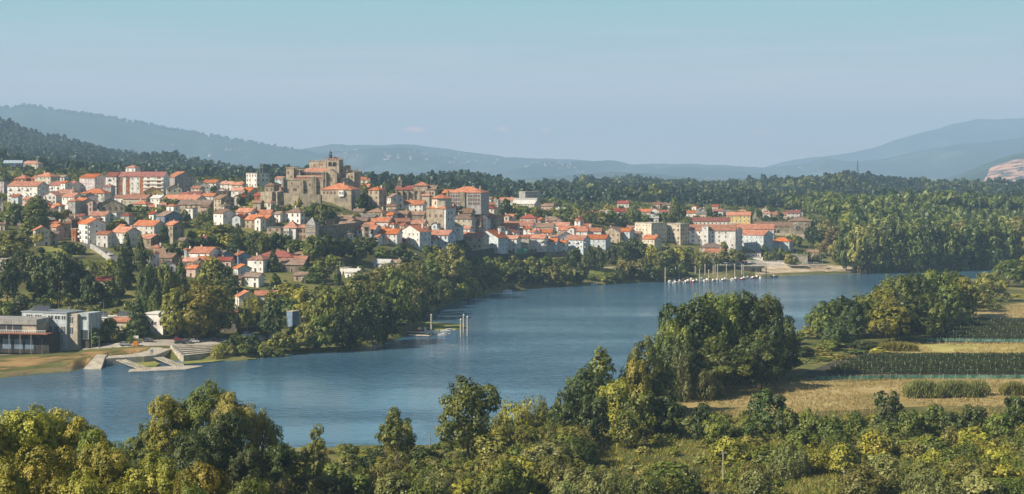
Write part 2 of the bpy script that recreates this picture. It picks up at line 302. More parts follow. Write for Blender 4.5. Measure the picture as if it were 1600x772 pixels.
# quarry faces: bare rock sheets lying on that hill
def drape_hill(name,m,f,poly,nu=40,nv=24,off=3.0):
    """sheet on hill f between two (px, D) polylines"""
    A=np.array(poly[0],float)*[1,FAR_S]; B=np.array(poly[1],float)*[1,FAR_S]; t=np.linspace(0,1,nu); s=np.linspace(0,1,nv)
    a=np.stack([np.interp(t,np.linspace(0,1,len(A)),A[:,k]) for k in (0,1)],-1); b=np.stack([np.interp(t,np.linspace(0,1,len(B)),B[:,k]) for k in (0,1)],-1)
    G=a[None]*(1-s[:,None,None])+b[None]*s[:,None,None]; P=G[...,0]; Y=G[...,1]+fbm(P*.08,G[...,1]*.007)*330*np.sin(s*math.pi)[:,None]
    z=f(P,Y)+off+np.abs(fbm(P*.3,Y*.03))*14; V=np.stack([(P-CXP)/F*Y,Y,z],-1).reshape(-1,3); ix=np.arange(nu*nv).reshape(nv,nu)
    tag(link(name,npmesh(name,V,np.stack([ix[:-1,:-1],ix[:-1,1:],ix[1:,1:],ix[1:,:-1]],-1).reshape(-1,4),False),m),kind='structure')
qr=np.random.default_rng(8)
for (a,b_,d0,d1) in ((1545,1660,4720,5050),(1560,1660,4560,4760),(1528,1580,4560,4760),(1510,1556,4440,4570),(1500,1530,4350,4440),(1560,1620,4400,4500),(1590,1650,4300,4380),(1575,1640,5030,5140)):
    n=9; A=[(a+(b_-a)*i/n+qr.normal()*3,d0+qr.normal()*35) for i in range(n+1)]; B=[(a+8+(b_-a-12)*i/n+qr.normal()*3,d1+qr.normal()*45) for i in range(n+1)]
    drape_hill('quarry',M_rock,f_q,(A,B))
M_hill=mat('wooded_hill',srgb('#20301a'),srgb('#34462a'),scale=.02,rough=1,bump=.9,bscale=.08,coord='World',c3=srgb('#4c5a34'),detail=8,spec=.1)
f_fl=hill('hill',M_hill,[(-500,160),(-200,168),(0,180),(50,194),(100,210),(150,222),(200,233),(240,243),(300,252),(380,264),(460,282)],3300,1300,600,40,60,drop=14,nsc=1/250.,seed=3.)
f_fl2=hill('hill',M_hill,[(-500,215),(-100,225),(0,226),(60,226),(130,228),(160,236),(175,243),(205,238),(240,229),(270,234),(300,243),(340,252),(400,262),(460,275)],2500,700,400,40,25,drop=14,nsc=1/180.,seed=6.)
f_fb=hill('hill',M_hill,[(-500,262),(0,250),(100,252),(200,258),(280,262),(340,266),(400,262),(440,256),(480,258),(560,264),(620,268),(680,266),(740,262),(775,268),(800,276),(830,287),(880,291),(930,295),(1000,299),(1100,303)],1950,420,400,35,14,drop=13,nsc=1/140.,seed=9.)
f_fc=hill('hill',M_hill,[(850,292),(920,284),(960,274),(990,270),(1010,270),(1040,278),(1090,288),(1130,294)],3200,900,500,30,20,drop=12,nsc=1/200.,seed=12.)
f_fr=hill('hill',M_hill,[(940,310),(1000,296),(1050,289),(1100,286),(1150,281),(1200,275),(1250,270),(1290,263),(1320,261),(1350,264),(1380,270),(1420,274),(1460,277),(1500,280),(1560,292),(1640,297),(1800,300),(2100,290)],2500,950,600,30,30,drop=13,nsc=1/220.,seed=15.)
HILLS=[f_fl,f_fl2,f_fb,f_fc,f_fr]
# ------------------------------------------------------------------ foliage
L={ 'g':leafmat('leaf_green',srgb('#404e1f'),srgb('#69752d'),srgb('#969642')),
    'd':leafmat('leaf_dark',srgb('#2b3919'),srgb('#4a5927'),srgb('#70763a')),
    'y':leafmat('leaf_yellowgreen',srgb('#646823'),srgb('#979534'),srgb('#c0b553')),
    'o':leafmat('leaf_olive',srgb('#585c28'),srgb('#85843c'),srgb('#aaa455')),
    'p':leafmat('leaf_pale',srgb('#59602f'),srgb('#7f8348'),srgb('#9f9f62')),
    'f':leafmat('leaf_forest',srgb('#1c2c18'),srgb('#33472a'),srgb('#56663c'),scale=.03),
    'b':leafmat('leaf_bronze',srgb('#5a4a2c'),srgb('#7a6838'),srgb('#98824a')),
    'r':leafmat('leaf_red',srgb('#6b1830'),srgb('#8c2444'),srgb('#a83456'))}
M_bark=mat('bark',srgb('#4a4136'),srgb('#6a5f50'),scale=2,rough=1,bump=.5)
def unit(v): return v/np.maximum(np.linalg.norm(v,axis=-1,keepdims=True),1e-6)
def lobes(kind,r):
    L_=[]
    if kind=='broad':
        L_.append(((.03*r.normal(),.03*r.normal(),.50),(.27,.27,.32)))
        big=[(r.random()*6.283,math.acos(1-r.random()*1.5)) for _ in range(5)]
        for i in range(58):
            if i%2: th=r.random()*6.283; ph=math.acos(1-r.random()*1.75); q=.62+.36*r.random()
            else: g=big[(i//2)%5]; th=g[0]+r.normal()*.34; ph=abs(g[1]+r.normal()*.3); q=.80+.34*r.random()
            c=(.39*q*math.sin(ph)*math.cos(th),.39*q*math.sin(ph)*math.sin(th),.52+.40*q*math.cos(ph)); s=.045+.08*r.random()
            L_.append((c,(s*1.1,s*1.1,s*.95)))
    elif kind=='tall':   # many upright tongues, poplar and alder stands
        L_.append(((0,0,.46),(.33,.33,.40)))
        for i in range(64):
            th=r.random()*6.283; q=math.sqrt(r.random())*.43; hh=(.96-.10*r.random())*math.sqrt(max(.05,1-(q/.52)**2.6)); s=.045+.045*r.random()
            z0=.10+(hh-.14)*r.random()**.45
            L_.append(((q*math.cos(th),q*math.sin(th),z0-.03),(s,s,s*1.5+.01)))
        for i in range(8):
            th=r.random()*6.283; q=r.random()*.30; L_.append(((q*math.cos(th),q*math.sin(th),.86-q*.5),(.06,.06,.10)))
    elif kind=='cone':
        for i in range(60):
            z=.06+.9*(i/60); w=.46*(1-z)**.85+.015; th=r.random()*6.283
            L_.append(((w*.62*math.cos(th),w*.62*math.sin(th),z),(w*.5+.015,w*.5+.015,.05+.02*r.random())))
        L_.append(((0,0,.40),(.14,.14,.38)))
    elif kind=='spire':
        for i in range(34):
            z=.06+.9*i/34; w=.40*math.sin(math.pi*min(1,(z+.12)**.7))**.7*(1 if z<.7 else (1-z)/.3)+.03; th=r.random()*6.283
            L_.append(((w*.35*math.cos(th),w*.35*math.sin(th),z),(w*.75,w*.75,.09)))
    elif kind=='bush':
        L_.append(((0,0,.38),(.38,.38,.40)))
        for i in range(34):
            th=r.random()*6.283; ph=math.acos(1-r.random()*1.25); q=.75+.28*r.random()
            c=(.40*q*math.sin(ph)*math.cos(th),.40*q*math.sin(ph)*math.sin(th),.22+.62*q*math.cos(ph)); s=.08+.08*r.random()
            L_.append((c,(s,s,s*1.1)))
    elif kind=='willow':
        L_.append(((0,0,.42),(.34,.34,.40)))
        for i in range(60):
            th=r.random()*6.283; ph=math.acos(1-r.random()*1.35); q=.78+.27*r.random()
            c=(.40*q*math.sin(ph)*math.cos(th),.40*q*math.sin(ph)*math.sin(th),.25+.62*q*math.cos(ph)); s=.045+.05*r.random()
            L_.append((c,(s,s,s*2.1)))
    elif kind=='sparse':
        for i in range(26):
            z=.2+.78*r.random(); w=.34*(1-z)**.6+.05; th=r.random()*6.283; s=.035+.04*r.random()
            L_.append(((w*math.cos(th)*r.random(),w*math.sin(th)*r.random(),z),(s*1.6,s*1.6,s)))
    elif kind=='pine':   # bare stem, rounded uneven top (eucalyptus and pine of the far woods)
        for i in range(12):
            th=r.random()*6.283; q=.26*math.sqrt(r.random()); L_.append(((q*math.cos(th),q*math.sin(th),.45+.45*r.random()),(.13+.09*r.random(),.13+.09*r.random(),.13)))
        for i in range(6):
            th=r.random()*6.283; q=.25*r.random(); L_.append(((q*math.cos(th),q*math.sin(th),.15+.25*r.random()),(.17,.17,.14)))
    return L_
def crown(kind,s,seed,mult=1.0,cap=26000):
    r=np.random.default_rng(seed); lb=lobes(kind,r); C=np.array([l[0] for l in lb]); Rr=np.array([l[1] for l in lb])
    ar=(Rr[:,0]*Rr[:,1]+Rr[:,0]*Rr[:,2])**.8; n=int(min(cap,(3.4 if kind!='sparse' else 1.3)/(s*s)*mult)); n0=int(n*1.5)
    k=r.choice(len(lb),n0,p=ar/ar.sum()); d=unit(r.normal(size=(n0,3))); rad=.82+.28*r.random((n0,1))**.8
    if s<.04:   # leaves gather in tufts on every bough
        sub=unit(r.normal(size=(len(lb),18,3))); d=unit(sub[k,r.integers(0,18,n0)]+d*.42); rad=rad*(.86+.3*r.random((len(lb),18))[k,r.integers(0,18,n0)][:,None])
    P=C[k]+d*Rr[k]*rad
    # drop leaves buried deep in other lobes
    keep=np.ones(n0,bool)
    for j in range(len(lb)):
        q=(((P-C[j])/Rr[j])**2).sum(1); keep&=~((q<.45)&(k!=j))
    keep&=P[:,2]>.015; P=P[keep][:n]; d=d[keep][:n]; k=k[keep][:n]; n=len(P)
    out=unit(P-np.array([0,0,.4])); nn=unit(d*.8+out*.35+r.normal(size=(n,3))*.34+np.array([0,0,.15]))
    if kind=='willow': t=unit(np.array([0,0,-1.])+r.normal(size=(n,3))*.35); asp=.38
    elif kind=='tall': t=unit(np.array([0,0,1.])+r.normal(size=(n,3))*.7); asp=.62
    else: t=unit(r.normal(size=(n,3))); asp=.68
    b=unit(np.cross(nn,t)); t=np.cross(b,nn); sz=(s*(.6+.75*r.random(n)))[:,None]
    V=np.stack([P-t*sz,P-b*sz*asp,P+t*sz,P+b*sz*asp],1).reshape(-1,3)
    lt=r.random(len(lb)); tint=np.clip(lt[k]*.75+.25*r.random(n),0,1).repeat(4)
    return V,np.arange(n*4).reshape(-1,4),tint
_CR={}
def crown_mesh(kind,lod,var,col):
    s={0:.0125,1:.019,2:.032,3:.06,4:.11}[lod]
    key=(kind,lod,var,col)
    if key not in _CR:
        V,Fq,t=crown(kind,s,hash((kind,lod,var))%1000 if False else (sum(map(ord,kind))*7+lod*31+var*101),cap={0:34000,1:16000,2:6500,3:1900,4:480}[lod])
        me=npmesh('crown',V,Fq,False,None,t); me.materials.append(L[col]); _CR[key]=me
    return _CR[key]
def trunk_mesh(kind):
    if ('trunk',kind) in _CR: return _CR[('trunk',kind)]
    m=MB(); r=random.Random(5)
    top=.9 if kind in('cone','spire','sparse','tall') else .72; w=.022
    m.cyl((0,0,-.06),(0.005,0,.02),w*1.5,w,9); m.cyl((0.005,0,.02),(.01,.008,.4),w,w*.62,9); m.cyl((.01,.008,.4),(0,0,top),w*.62,.005,8)
    if kind not in('spire',):
        for i in range(9):
            z=.16+.06*i; a=i*2.4; ln=.16+.12*r.random()
            if kind=='tall': m.cyl((0,0,z),(ln*.6*math.cos(a),ln*.6*math.sin(a),z+.28),.009,.002,6)
            elif kind in('cone','sparse'): m.cyl((0,0,z),((.5-z*.5)*.7*math.cos(a),(.5-z*.5)*.7*math.sin(a),z-.01),.006,.002,5)
            else: m.cyl((0,0,z),(ln*math.cos(a),ln*math.sin(a),z+.17),.011,.003,6)
    me=bpy.data.meshes.new('trunk'); me.from_pydata(m.v,[],m.f); me.update(); me.materials.append(M_bark); _CR[('trunk',kind)]=me; return me
PLANTS=[]   # (object, photo x, photo y, words, category)
KW={'broad':'round-crowned tree','tall':'tall upright-crowned tree','cone':'conical conifer','spire':'narrow cypress','bush':'rounded bush','willow':'feathery willow','sparse':'thin open-branched conifer','pine':'pine'}
CW={'g':'mid-green','d':'dark green','y':'yellow-green','o':'olive','p':'pale grey-green','f':'dark','b':'bronze','r':'crimson-flowered'}
CATW={'bush':'bush','willow':'willow'}
def tree(px,yb,hp,wp,kind='broad',col='g',D=None,words=None,name=None,near=False):
    """tree whose foot stands at photo (px, yb) [or at distance D], hp/wp = height and width in photo pixels"""
    if D is None: P=ray(px,yb); D=P.y
    else:
        X=ppx(px,D); P=Vector((X,D,float(Z(X,D))))
    k=D/F; h=hp*k; w=wp*k
    lod=0 if hp>150 else 1 if hp>85 else 2 if hp>38 else 3 if hp>17 else 4
    var=rng.integers(0,3); rz=rng.random()*6.283
    bushy=kind in('bush','willow') and name is None and hp<60
    nm=name or {'cone':'conifer_tree','spire':'cypress_tree','bush':'bush','willow':'willow_tree','sparse':'conifer_tree'}.get(kind,'broadleaf_tree')
    if kind=='bush' or (kind=='willow' and hp<45):
        o=link('bush' if kind=='bush' else 'willow_bush',crown_mesh(kind,lod,int(var),col),None,None,P-Vector((0,0,.3))); o.rotation_euler=(0,0,rz); o.scale=(w,w,h)
    else:
        o=empty(nm,P-Vector((0,0,.15)),rz); c=link('crown',crown_mesh(kind,lod,int(var),col),None,o); hc=min(h,w*(1.25 if kind=='broad' else 1.8)) if near else h; c.scale=(w*1.02,w*1.02,hc); c.location=(0,0,h-hc)
        t=link('trunk',trunk_mesh(kind),None,o); t.scale=(min(w,h*.8),min(w,h*.8),h)
    PLANTS.append((o,px,HOR+(H-P.z)*F/D,(words or (CW[col]+' '+KW[kind])),CATW.get(kind,'tree')))
    return o
# ---- wooded hills: far-off woods that read as one mass
def stuff_trees(name,pts,hs,kinds,col,s,seed,label,ws=None):
    r=np.random.default_rng(seed); pro=[crown(k,s,50+i,1.0,cap=4000) for i,k in enumerate(kinds)]
    Vs=[];Ts=[];pick=r.integers(0,len(pro),len(pts))
    for i,(V,Fq,t) in enumerate(pro):
        sel=np.nonzero(pick==i)[0]
        if not len(sel): continue
        a=r.random(len(sel))*6.283; ca=np.cos(a)[:,None]; sa=np.sin(a)[:,None]; h=hs[sel][:,None]; w=h*(.62+.3*r.random((len(sel),1))) if ws is None else h*ws
        x=(V[None,:,0]*ca-V[None,:,1]*sa)*w+pts[sel,0:1]; y=(V[None,:,0]*sa+V[None,:,1]*ca)*w+pts[sel,1:2]; z=V[None,:,2]*h+pts[sel,2:3]
        Vs.append(np.stack([x,y,z],-1).reshape(-1,3)); Ts.append((t[None]*.5+.5*r.random((len(sel),1))).reshape(-1))
    V=np.concatenate(Vs); me=npmesh(name,V,np.arange(len(V)).reshape(-1,4),False,None,np.concatenate(Ts)); me.materials.append(L[col])
    return tag(link(name,me),label,'wood',None,'stuff')
def zall(p,Y):
    X=(p-CXP)/F*Y; z=Z(X,Y)
    for f,(y0,y1) in zip(HILLS,((2000,3900),(1800,2900),(1530,2350),(2300,3700),(1550,3100))): z=np.where((Y>y0)&(Y<y1),np.maximum(z,f(p,Y)),z)
    return z
def scatter(n,p0,p1,d0,d1,seed,ok=None):
    r=np.random.default_rng(seed); D=np.sqrt(d0*d0+(d1*d1-d0*d0)*r.random(n)); p=p0+(p1-p0)*r.random(n)
    z=zall(p,D); m=np.ones(n,bool)
    if ok is not None: m=ok(p,D,z)
    p,D,z=p[m],D[m],z[m]; return np.stack([(p-CXP)/F*D,D,z-.5],-1),p
def backwood(seed,n,p0,p1,d0,d1,h,col,label,s=.15,kinds=('pine','broad','pine','bush','broad'),ok=None,name='wood'):
    pts,p=scatter(n,p0,p1,d0,d1,seed,ok); r=np.random.default_rng(seed+1); hs=h*(.5+.55*r.random(len(pts))+.55*r.random(len(pts))**4)*(.75+.6*vnoise(pts[:,0]*.012,pts[:,1]*.012))
    return stuff_trees(name,pts,hs,kinds,col,s,seed+2,label)
backwood(21,4600,-80,480,2050,3400,12,'f','far-off dark wood covering the left hillside',s=.17)
backwood(22,4000,-80,470,1560,2560,11,'f','dark pine wood behind the left end of the town',s=.17,ok=lambda p,D,z:D>1560+np.where(p<180,60*np.sin(p/30.),0))
backwood(23,3600,390,960,1480,2000,9.5,'f','dark wood on the low ridge behind the cathedral',s=.17)
backwood(24,1700,840,1120,2400,3250,11,'f','far-off wooded knoll behind the old town',s=.2)
backwood(27,4200,900,1720,1560,2620,10,'g','lighter broadleaved patches within the wood on the right-hand hill',s=.145,ok=lambda p,D,z:vnoise((p-800)*D*6e-6+3,D*.006)>.52)
backwood(28,1300,1230,1740,1250,1640,12,'d','dark trees among the mixed wood below the right-hand hill',s=.13,kinds=('broad','cone','pine'),ok=lambda p,D,z:D>1250+np.clip((1330-p)*4,0,300))
backwood(25,8500,900,1720,1560,2620,10,'f','broad pine and eucalyptus wood on the hill right of the town',s=.145)
backwood(26,2300,1230,1740,1240,1640,12,'g','mixed wood on the flat land below the right-hand hill',s=.13,kinds=('broad','broad','pine'),ok=lambda p,D,z:D>1240+np.clip((1330-p)*4,0,300))
backwood(29,1500,1335,1740,1105,1290,9,'g','riverside wood along the far right bank',s=.11,kinds=('broad','bush','broad'),ok=lambda p,D,z:z>.2)
# tree line along the long left mountain crest
r_=np.random.default_rng(5); pp=np.linspace(-50,560,520)+r_.normal(size=520)*2; YY=7600*FAR_S+r_.normal(size=520)*25
stuff_trees('wood',np.stack([(pp-CXP)/F*YY,YY,f_l1(pp,YY)-2],-1),14+20*r_.random(520)**2,('pine','broad'),'f',.2,77,'line of far trees along the crest of the long left mountain',ws=1.0)
# ------------------------------------------------------------------ building materials
def wallmat(n,c,c2,c3=None,bump=.25):
    m=mat('wall_'+n,srgb(c),srgb(c2),scale=.35,rough=.9,bump=bump,bscale=2.5,c3=srgb(c3) if c3 else None,lo=.3,hi=.7,detail=6)
    t=m.node_tree; bs=t.nodes['Principled BSDF']; l=bs.inputs['Base Color'].links[0]; src=l.from_socket
    oi=N(t,'ShaderNodeObjectInfo'); mr=N(t,'ShaderNodeMapRange'); mr.inputs['To Min'].default_value=.74; mr.inputs['To Max'].default_value=1.06; t.links.new(oi.outputs['Random'],mr.inputs['Value'])
    # damp streaks running down the render
    g=N(t,'ShaderNodeTexCoord'); mp=N(t,'ShaderNodeMapping'); mp.inputs['Scale'].default_value=(1.3,1.3,.16); t.links.new(g.outputs['Object'],mp.inputs[0])
    n=N(t,'ShaderNodeTexNoise'); n.inputs['Scale'].default_value=1.; n.inputs['Detail'].default_value=5; t.links.new(mp.outputs[0],n.inputs['Vector'])
    m2=N(t,'ShaderNodeMapRange'); m2.inputs['From Min'].default_value=.45; m2.inputs['From Max'].default_value=.72; m2.inputs['To Min'].default_value=1; m2.inputs['To Max'].default_value=.62; t.links.new(n.outputs['Fac'],m2.inputs['Value'])
    mu=N(t,'ShaderNodeMath',operation='MULTIPLY'); t.links.new(mr.outputs[0],mu.inputs[0]); t.links.new(m2.outputs[0],mu.inputs[1])
    hv=N(t,'ShaderNodeHueSaturation'); t.links.new(src,hv.inputs['Color']); t.links.new(mu.outputs[0],hv.inputs['Value']); t.links.new(hv.outputs[0],bs.inputs['Base Color']); return m
WM={'w':wallmat('white','#c9c4bc','#e4e0d8','#efece4'),'c':wallmat('cream','#b9ab95','#d3c8b2','#e0d6c2'),'t':wallmat('tan_stone','#8c7f6c','#b2a48e','#c8baa4',.7),
    's':wallmat('stone','#6b6455','#938976','#aba088',.8),'g':wallmat('grey','#8b8985','#a8a6a1','#bdbab4'),'b':wallmat('pale_blue','#a3adb1','#c0c9cc','#cfd6d8'),
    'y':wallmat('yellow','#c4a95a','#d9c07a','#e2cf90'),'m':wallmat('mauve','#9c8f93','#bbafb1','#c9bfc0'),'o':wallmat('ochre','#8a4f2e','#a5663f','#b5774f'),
    'k':wallmat('dark_stone','#2f2f2c','#45433d','#5a564c',.8),'p':wallmat('pink','#b29488','#c9ac9f','#d3bbaf'),'B':wallmat('slate_blue','#5f7385','#7489a0','#8296a8')}
WW={'w':'white','c':'cream','t':'tan stone','s':'grey stone','g':'grey','b':'pale blue','y':'yellow','m':'mauve-grey','o':'ochre','k':'dark stone','p':'pinkish','B':'slate-blue'}
def roofmat(n,a,b,c):
    nm='roof_'+n; m=bpy.data.materials.new(nm); m.use_nodes=True; t=m.node_tree; bs=t.nodes['Principled BSDF']; bs.inputs['Roughness'].default_value=.9; bs.inputs['Specular IOR Level'].default_value=.15
    g=N(t,'ShaderNodeTexCoord'); v=g.outputs['Object']
    n1=N(t,'ShaderNodeTexNoise'); n1.inputs['Scale'].default_value=.45; n1.inputs['Detail'].default_value=7; n1.inputs['Roughness'].default_value=.7
    oi=N(t,'ShaderNodeObjectInfo'); ad=N(t,'ShaderNodeVectorMath',operation='ADD'); sc=N(t,'ShaderNodeVectorMath',operation='SCALE'); sc.inputs[0].default_value=(50,50,50); t.links.new(oi.outputs['Random'],sc.inputs['Scale'])
    t.links.new(v,ad.inputs[0]); t.links.new(sc.outputs[0],ad.inputs[1]); t.links.new(ad.outputs[0],n1.inputs['Vector'])
    r=ramp(t,[(.28,srgb(a)),(.5,srgb(b)),(.72,srgb(c))],n1.outputs['Fac'])
    hv=N(t,'ShaderNodeHueSaturation'); mr=N(t,'ShaderNodeMapRange'); mr.inputs['To Min'].default_value=.62; mr.inputs['To Max'].default_value=1.10; t.links.new(oi.outputs['Random'],mr.inputs['Value']); t.links.new(mr.outputs[0],hv.inputs['Value']); mf_=N(t,'ShaderNodeMath',operation='MULTIPLY'); mf_.inputs[1].default_value=13.7; t.links.new(oi.outputs['Random'],mf_.inputs[0]); fr_=N(t,'ShaderNodeMath',operation='FRACT'); t.links.new(mf_.outputs[0],fr_.inputs[0]); ms_=N(t,'ShaderNodeMapRange'); ms_.inputs['To Min'].default_value=.70; ms_.inputs['To Max'].default_value=1.05; t.links.new(fr_.outputs[0],ms_.inputs['Value']); t.links.new(ms_.outputs[0],hv.inputs['Saturation']); t.links.new(r.outputs[0],hv.inputs['Color'])
    t.links.new(hv.outputs[0],bs.inputs['Base Color'])
    w=N(t,'ShaderNodeTexWave',bands_direction='X'); w.inputs['Scale'].default_value=1.1; w.inputs['Distortion'].default_value=.6; t.links.new(v,w.inputs['Vector'])
    bp=N(t,'ShaderNodeBump'); bp.inputs['Strength'].default_value=.5; bp.inputs['Distance'].default_value=.12; t.links.new(w.outputs['Fac'],bp.inputs['Height']); t.links.new(bp.outputs[0],bs.inputs['Normal'])
    MATS[nm]=m; return m
RM={'o':roofmat('orange','#82482c','#b5683c','#cb9468'),'r':roofmat('red','#74392b','#96493a','#ab6a54'),'n':roofmat('brown','#6b5142','#8c705c','#a89079'),
    'g':roofmat('grey','#5b5852','#7c7971','#959189'),'w':roofmat('whitish','#a9a7a2','#c3c1bb','#d5d2cc'),'B':roofmat('blue','#8095a6','#9db2c0','#b4c5cf')}
RW={'o':'orange','r':'red','n':'brown','g':'grey','w':'whitish','B':'blue-grey'}
M_glass=mat('window_glass',(.06,.065,.075),rough=.15,spec=.5)
M_frame=mat('window_frame',srgb('#d8d4cc'),rough=.7)
M_frame2=mat('window_frame_brown',srgb('#6a5142'),rough=.7)
M_door=mat('door_wood',srgb('#4a3428'),rough=.7)
M_rail=mat('railing',srgb('#7c7a76'),rough=.6)
M_conc=mat('concrete',srgb('#8d8678'),srgb('#a89f8f'),scale=.4,rough=.95,bump=.3,c3=srgb('#b8b0a0'),detail=7)
M_white=mat('white_paint',srgb('#d9d6d0'),rough=.6)
M_metal=mat('grey_metal',srgb('#8f9496'),rough=.5,metal=.3)
def window_mesh():
    m=MB(); w,h=.55,.75
    m.box(-w,w,-.03,.0,-h,h,1)                       # pane
    for x in (-w,w): m.box(x-.06,x+.06,-.08,-.001,-h-.06,h+.06,0)
    for z in (-h,h): m.box(-w+.06,w-.06,-.075,-.002,z-.06,z+.06,0)
    m.box(-.03,.03,-.06,-.031,-h+.06,h-.06,0); m.box(-w-.12,w+.12,-.16,-.003,-h-.16,-h-.07,0)
    me=bpy.data.meshes.new('window'); me.from_pydata(m.v,[],m.f); me.polygons.foreach_set('material_index',m.m); me.update(); return me
WIN=window_mesh(); WIN.materials.append(M_frame); WIN.materials.append(M_glass)
WINB=WIN.copy(); WINB.materials.clear(); WINB.materials.append(M_frame2); WINB.materials.append(M_glass)
def door_mesh():
    m=MB(); m.box(-.5,.5,-.05,0,0,2.1,0); m.box(-.62,-.51,-.09,-.001,0,2.2,1); m.box(.51,.62,-.09,-.001,0,2.2,1); m.box(-.5,.5,-.085,-.002,2.105,2.22,1)
    me=bpy.data.meshes.new('door'); me.from_pydata(m.v,[],m.f); me.polygons.foreach_set('material_index',m.m); me.update(); me.materials.append(M_door); me.materials.append(M_frame); return me
DOOR=door_mesh()
def balcony_mesh():
    m=MB(); m.box(-1,1,-1.0,-.002,-.12,0,0); m.box(-1,1,-1.0,-.94,.0,.95,1); m.box(-1,-.96,-.94,-.002,0,.95,1); m.box(.96,1,-.94,-.002,0,.95,1)
    me=bpy.data.meshes.new('balcony'); me.from_pydata(m.v,[],m.f); me.polygons.foreach_set('material_index',m.m); me.update(); me.materials.append(M_conc); me.materials.append(M_white); return me
BALC=balcony_mesh()
def roof_mesh(t,w,d,rh,ov=.45,th=.22):
    """roof block in local coordinates sitting at z=0"""
    m=MB(); x=w/2+ov; y=d/2+ov; dz=-ov*rh/(d/2 if t!='G' else w/2)*.6
    if t in('R','S'):
        A=[(-x,-y,dz),(x,-y,dz),(x,0,rh),(-x,0,rh),(-x,y,dz),(x,y,dz)]
        B=[(a,b,c+th) for a,b,c in A]; m.add(A+B,[(0,3,2,1),(3,4,5,2),(6,7,8,9),(9,8,11,10),(0,1,7,6),(5,4,10,11),(1,2,8,7),(2,5,11,8),(3,0,6,9),(4,3,9,10)])
        m.box(-x,x,-.16,.16,rh+th-.08,rh+th+.1)
    elif t=='G':
        A=[(-x,-y,dz),(-x,y,dz),(0,y,rh),(0,-y,rh),(x,-y,dz),(x,y,dz)]
        B=[(a,b,c+th) for a,b,c in A]; m.add(A+B,[(0,3,2,1)[::-1],(3,4,5,2)[::-1],(6,9,8,7),(9,10,11,8),(0,1,7,6)[::-1],(5,4,10,11)[::-1],(0,6,9,3),(3,9,10,4),(1,2,8,7),(2,5,11,8)])
        m.box(-.16,.16,-y,y,rh+th-.08,rh+th+.1)
    elif t=='H':
        if w>=d: q=(w-d)/2+.01; rd=[(-q,0,rh),(q,0,rh)]; fc=[(0,1,5,4),(1,2,5),(2,3,4,5),(3,0,4)]
        else: q=(d-w)/2+.01; rd=[(0,-q,rh),(0,q,rh)]; fc=[(0,1,4),(1,2,5,4),(2,3,5),(3,0,4,5)]
        dz=-.15
        E=[(-x,-y,dz),(x,-y,dz),(x,y,dz),(-x,y,dz)]; m.add([(a,b,c+th) for a,b,c in E+rd],fc); m.add(E+[(a,b,c+th) for a,b,c in E],[(3,2,1,0),(0,1,5,4),(1,2,6,5),(2,3,7,6),(3,0,4,7)])
        m.beam(rd[0][:2]+(rh+th,),rd[1][:2]+(rh+th,),.3,.16)
        for e in range(4):
            c=rd[0 if (E[e][0]<0 if w>=d else E[e][1]<0) else 1]; m.beam((E[e][0],E[e][1],dz+th),(c[0],c[1],rh+th),.24,.12)
    else:
        m.box(-x+.2,x-.2,-y+.2,y-.2,0,.3); m.box(-x+.7,x-.7,-y+.7,y-.7,.3,.34)
    return m
HOUSES=[]
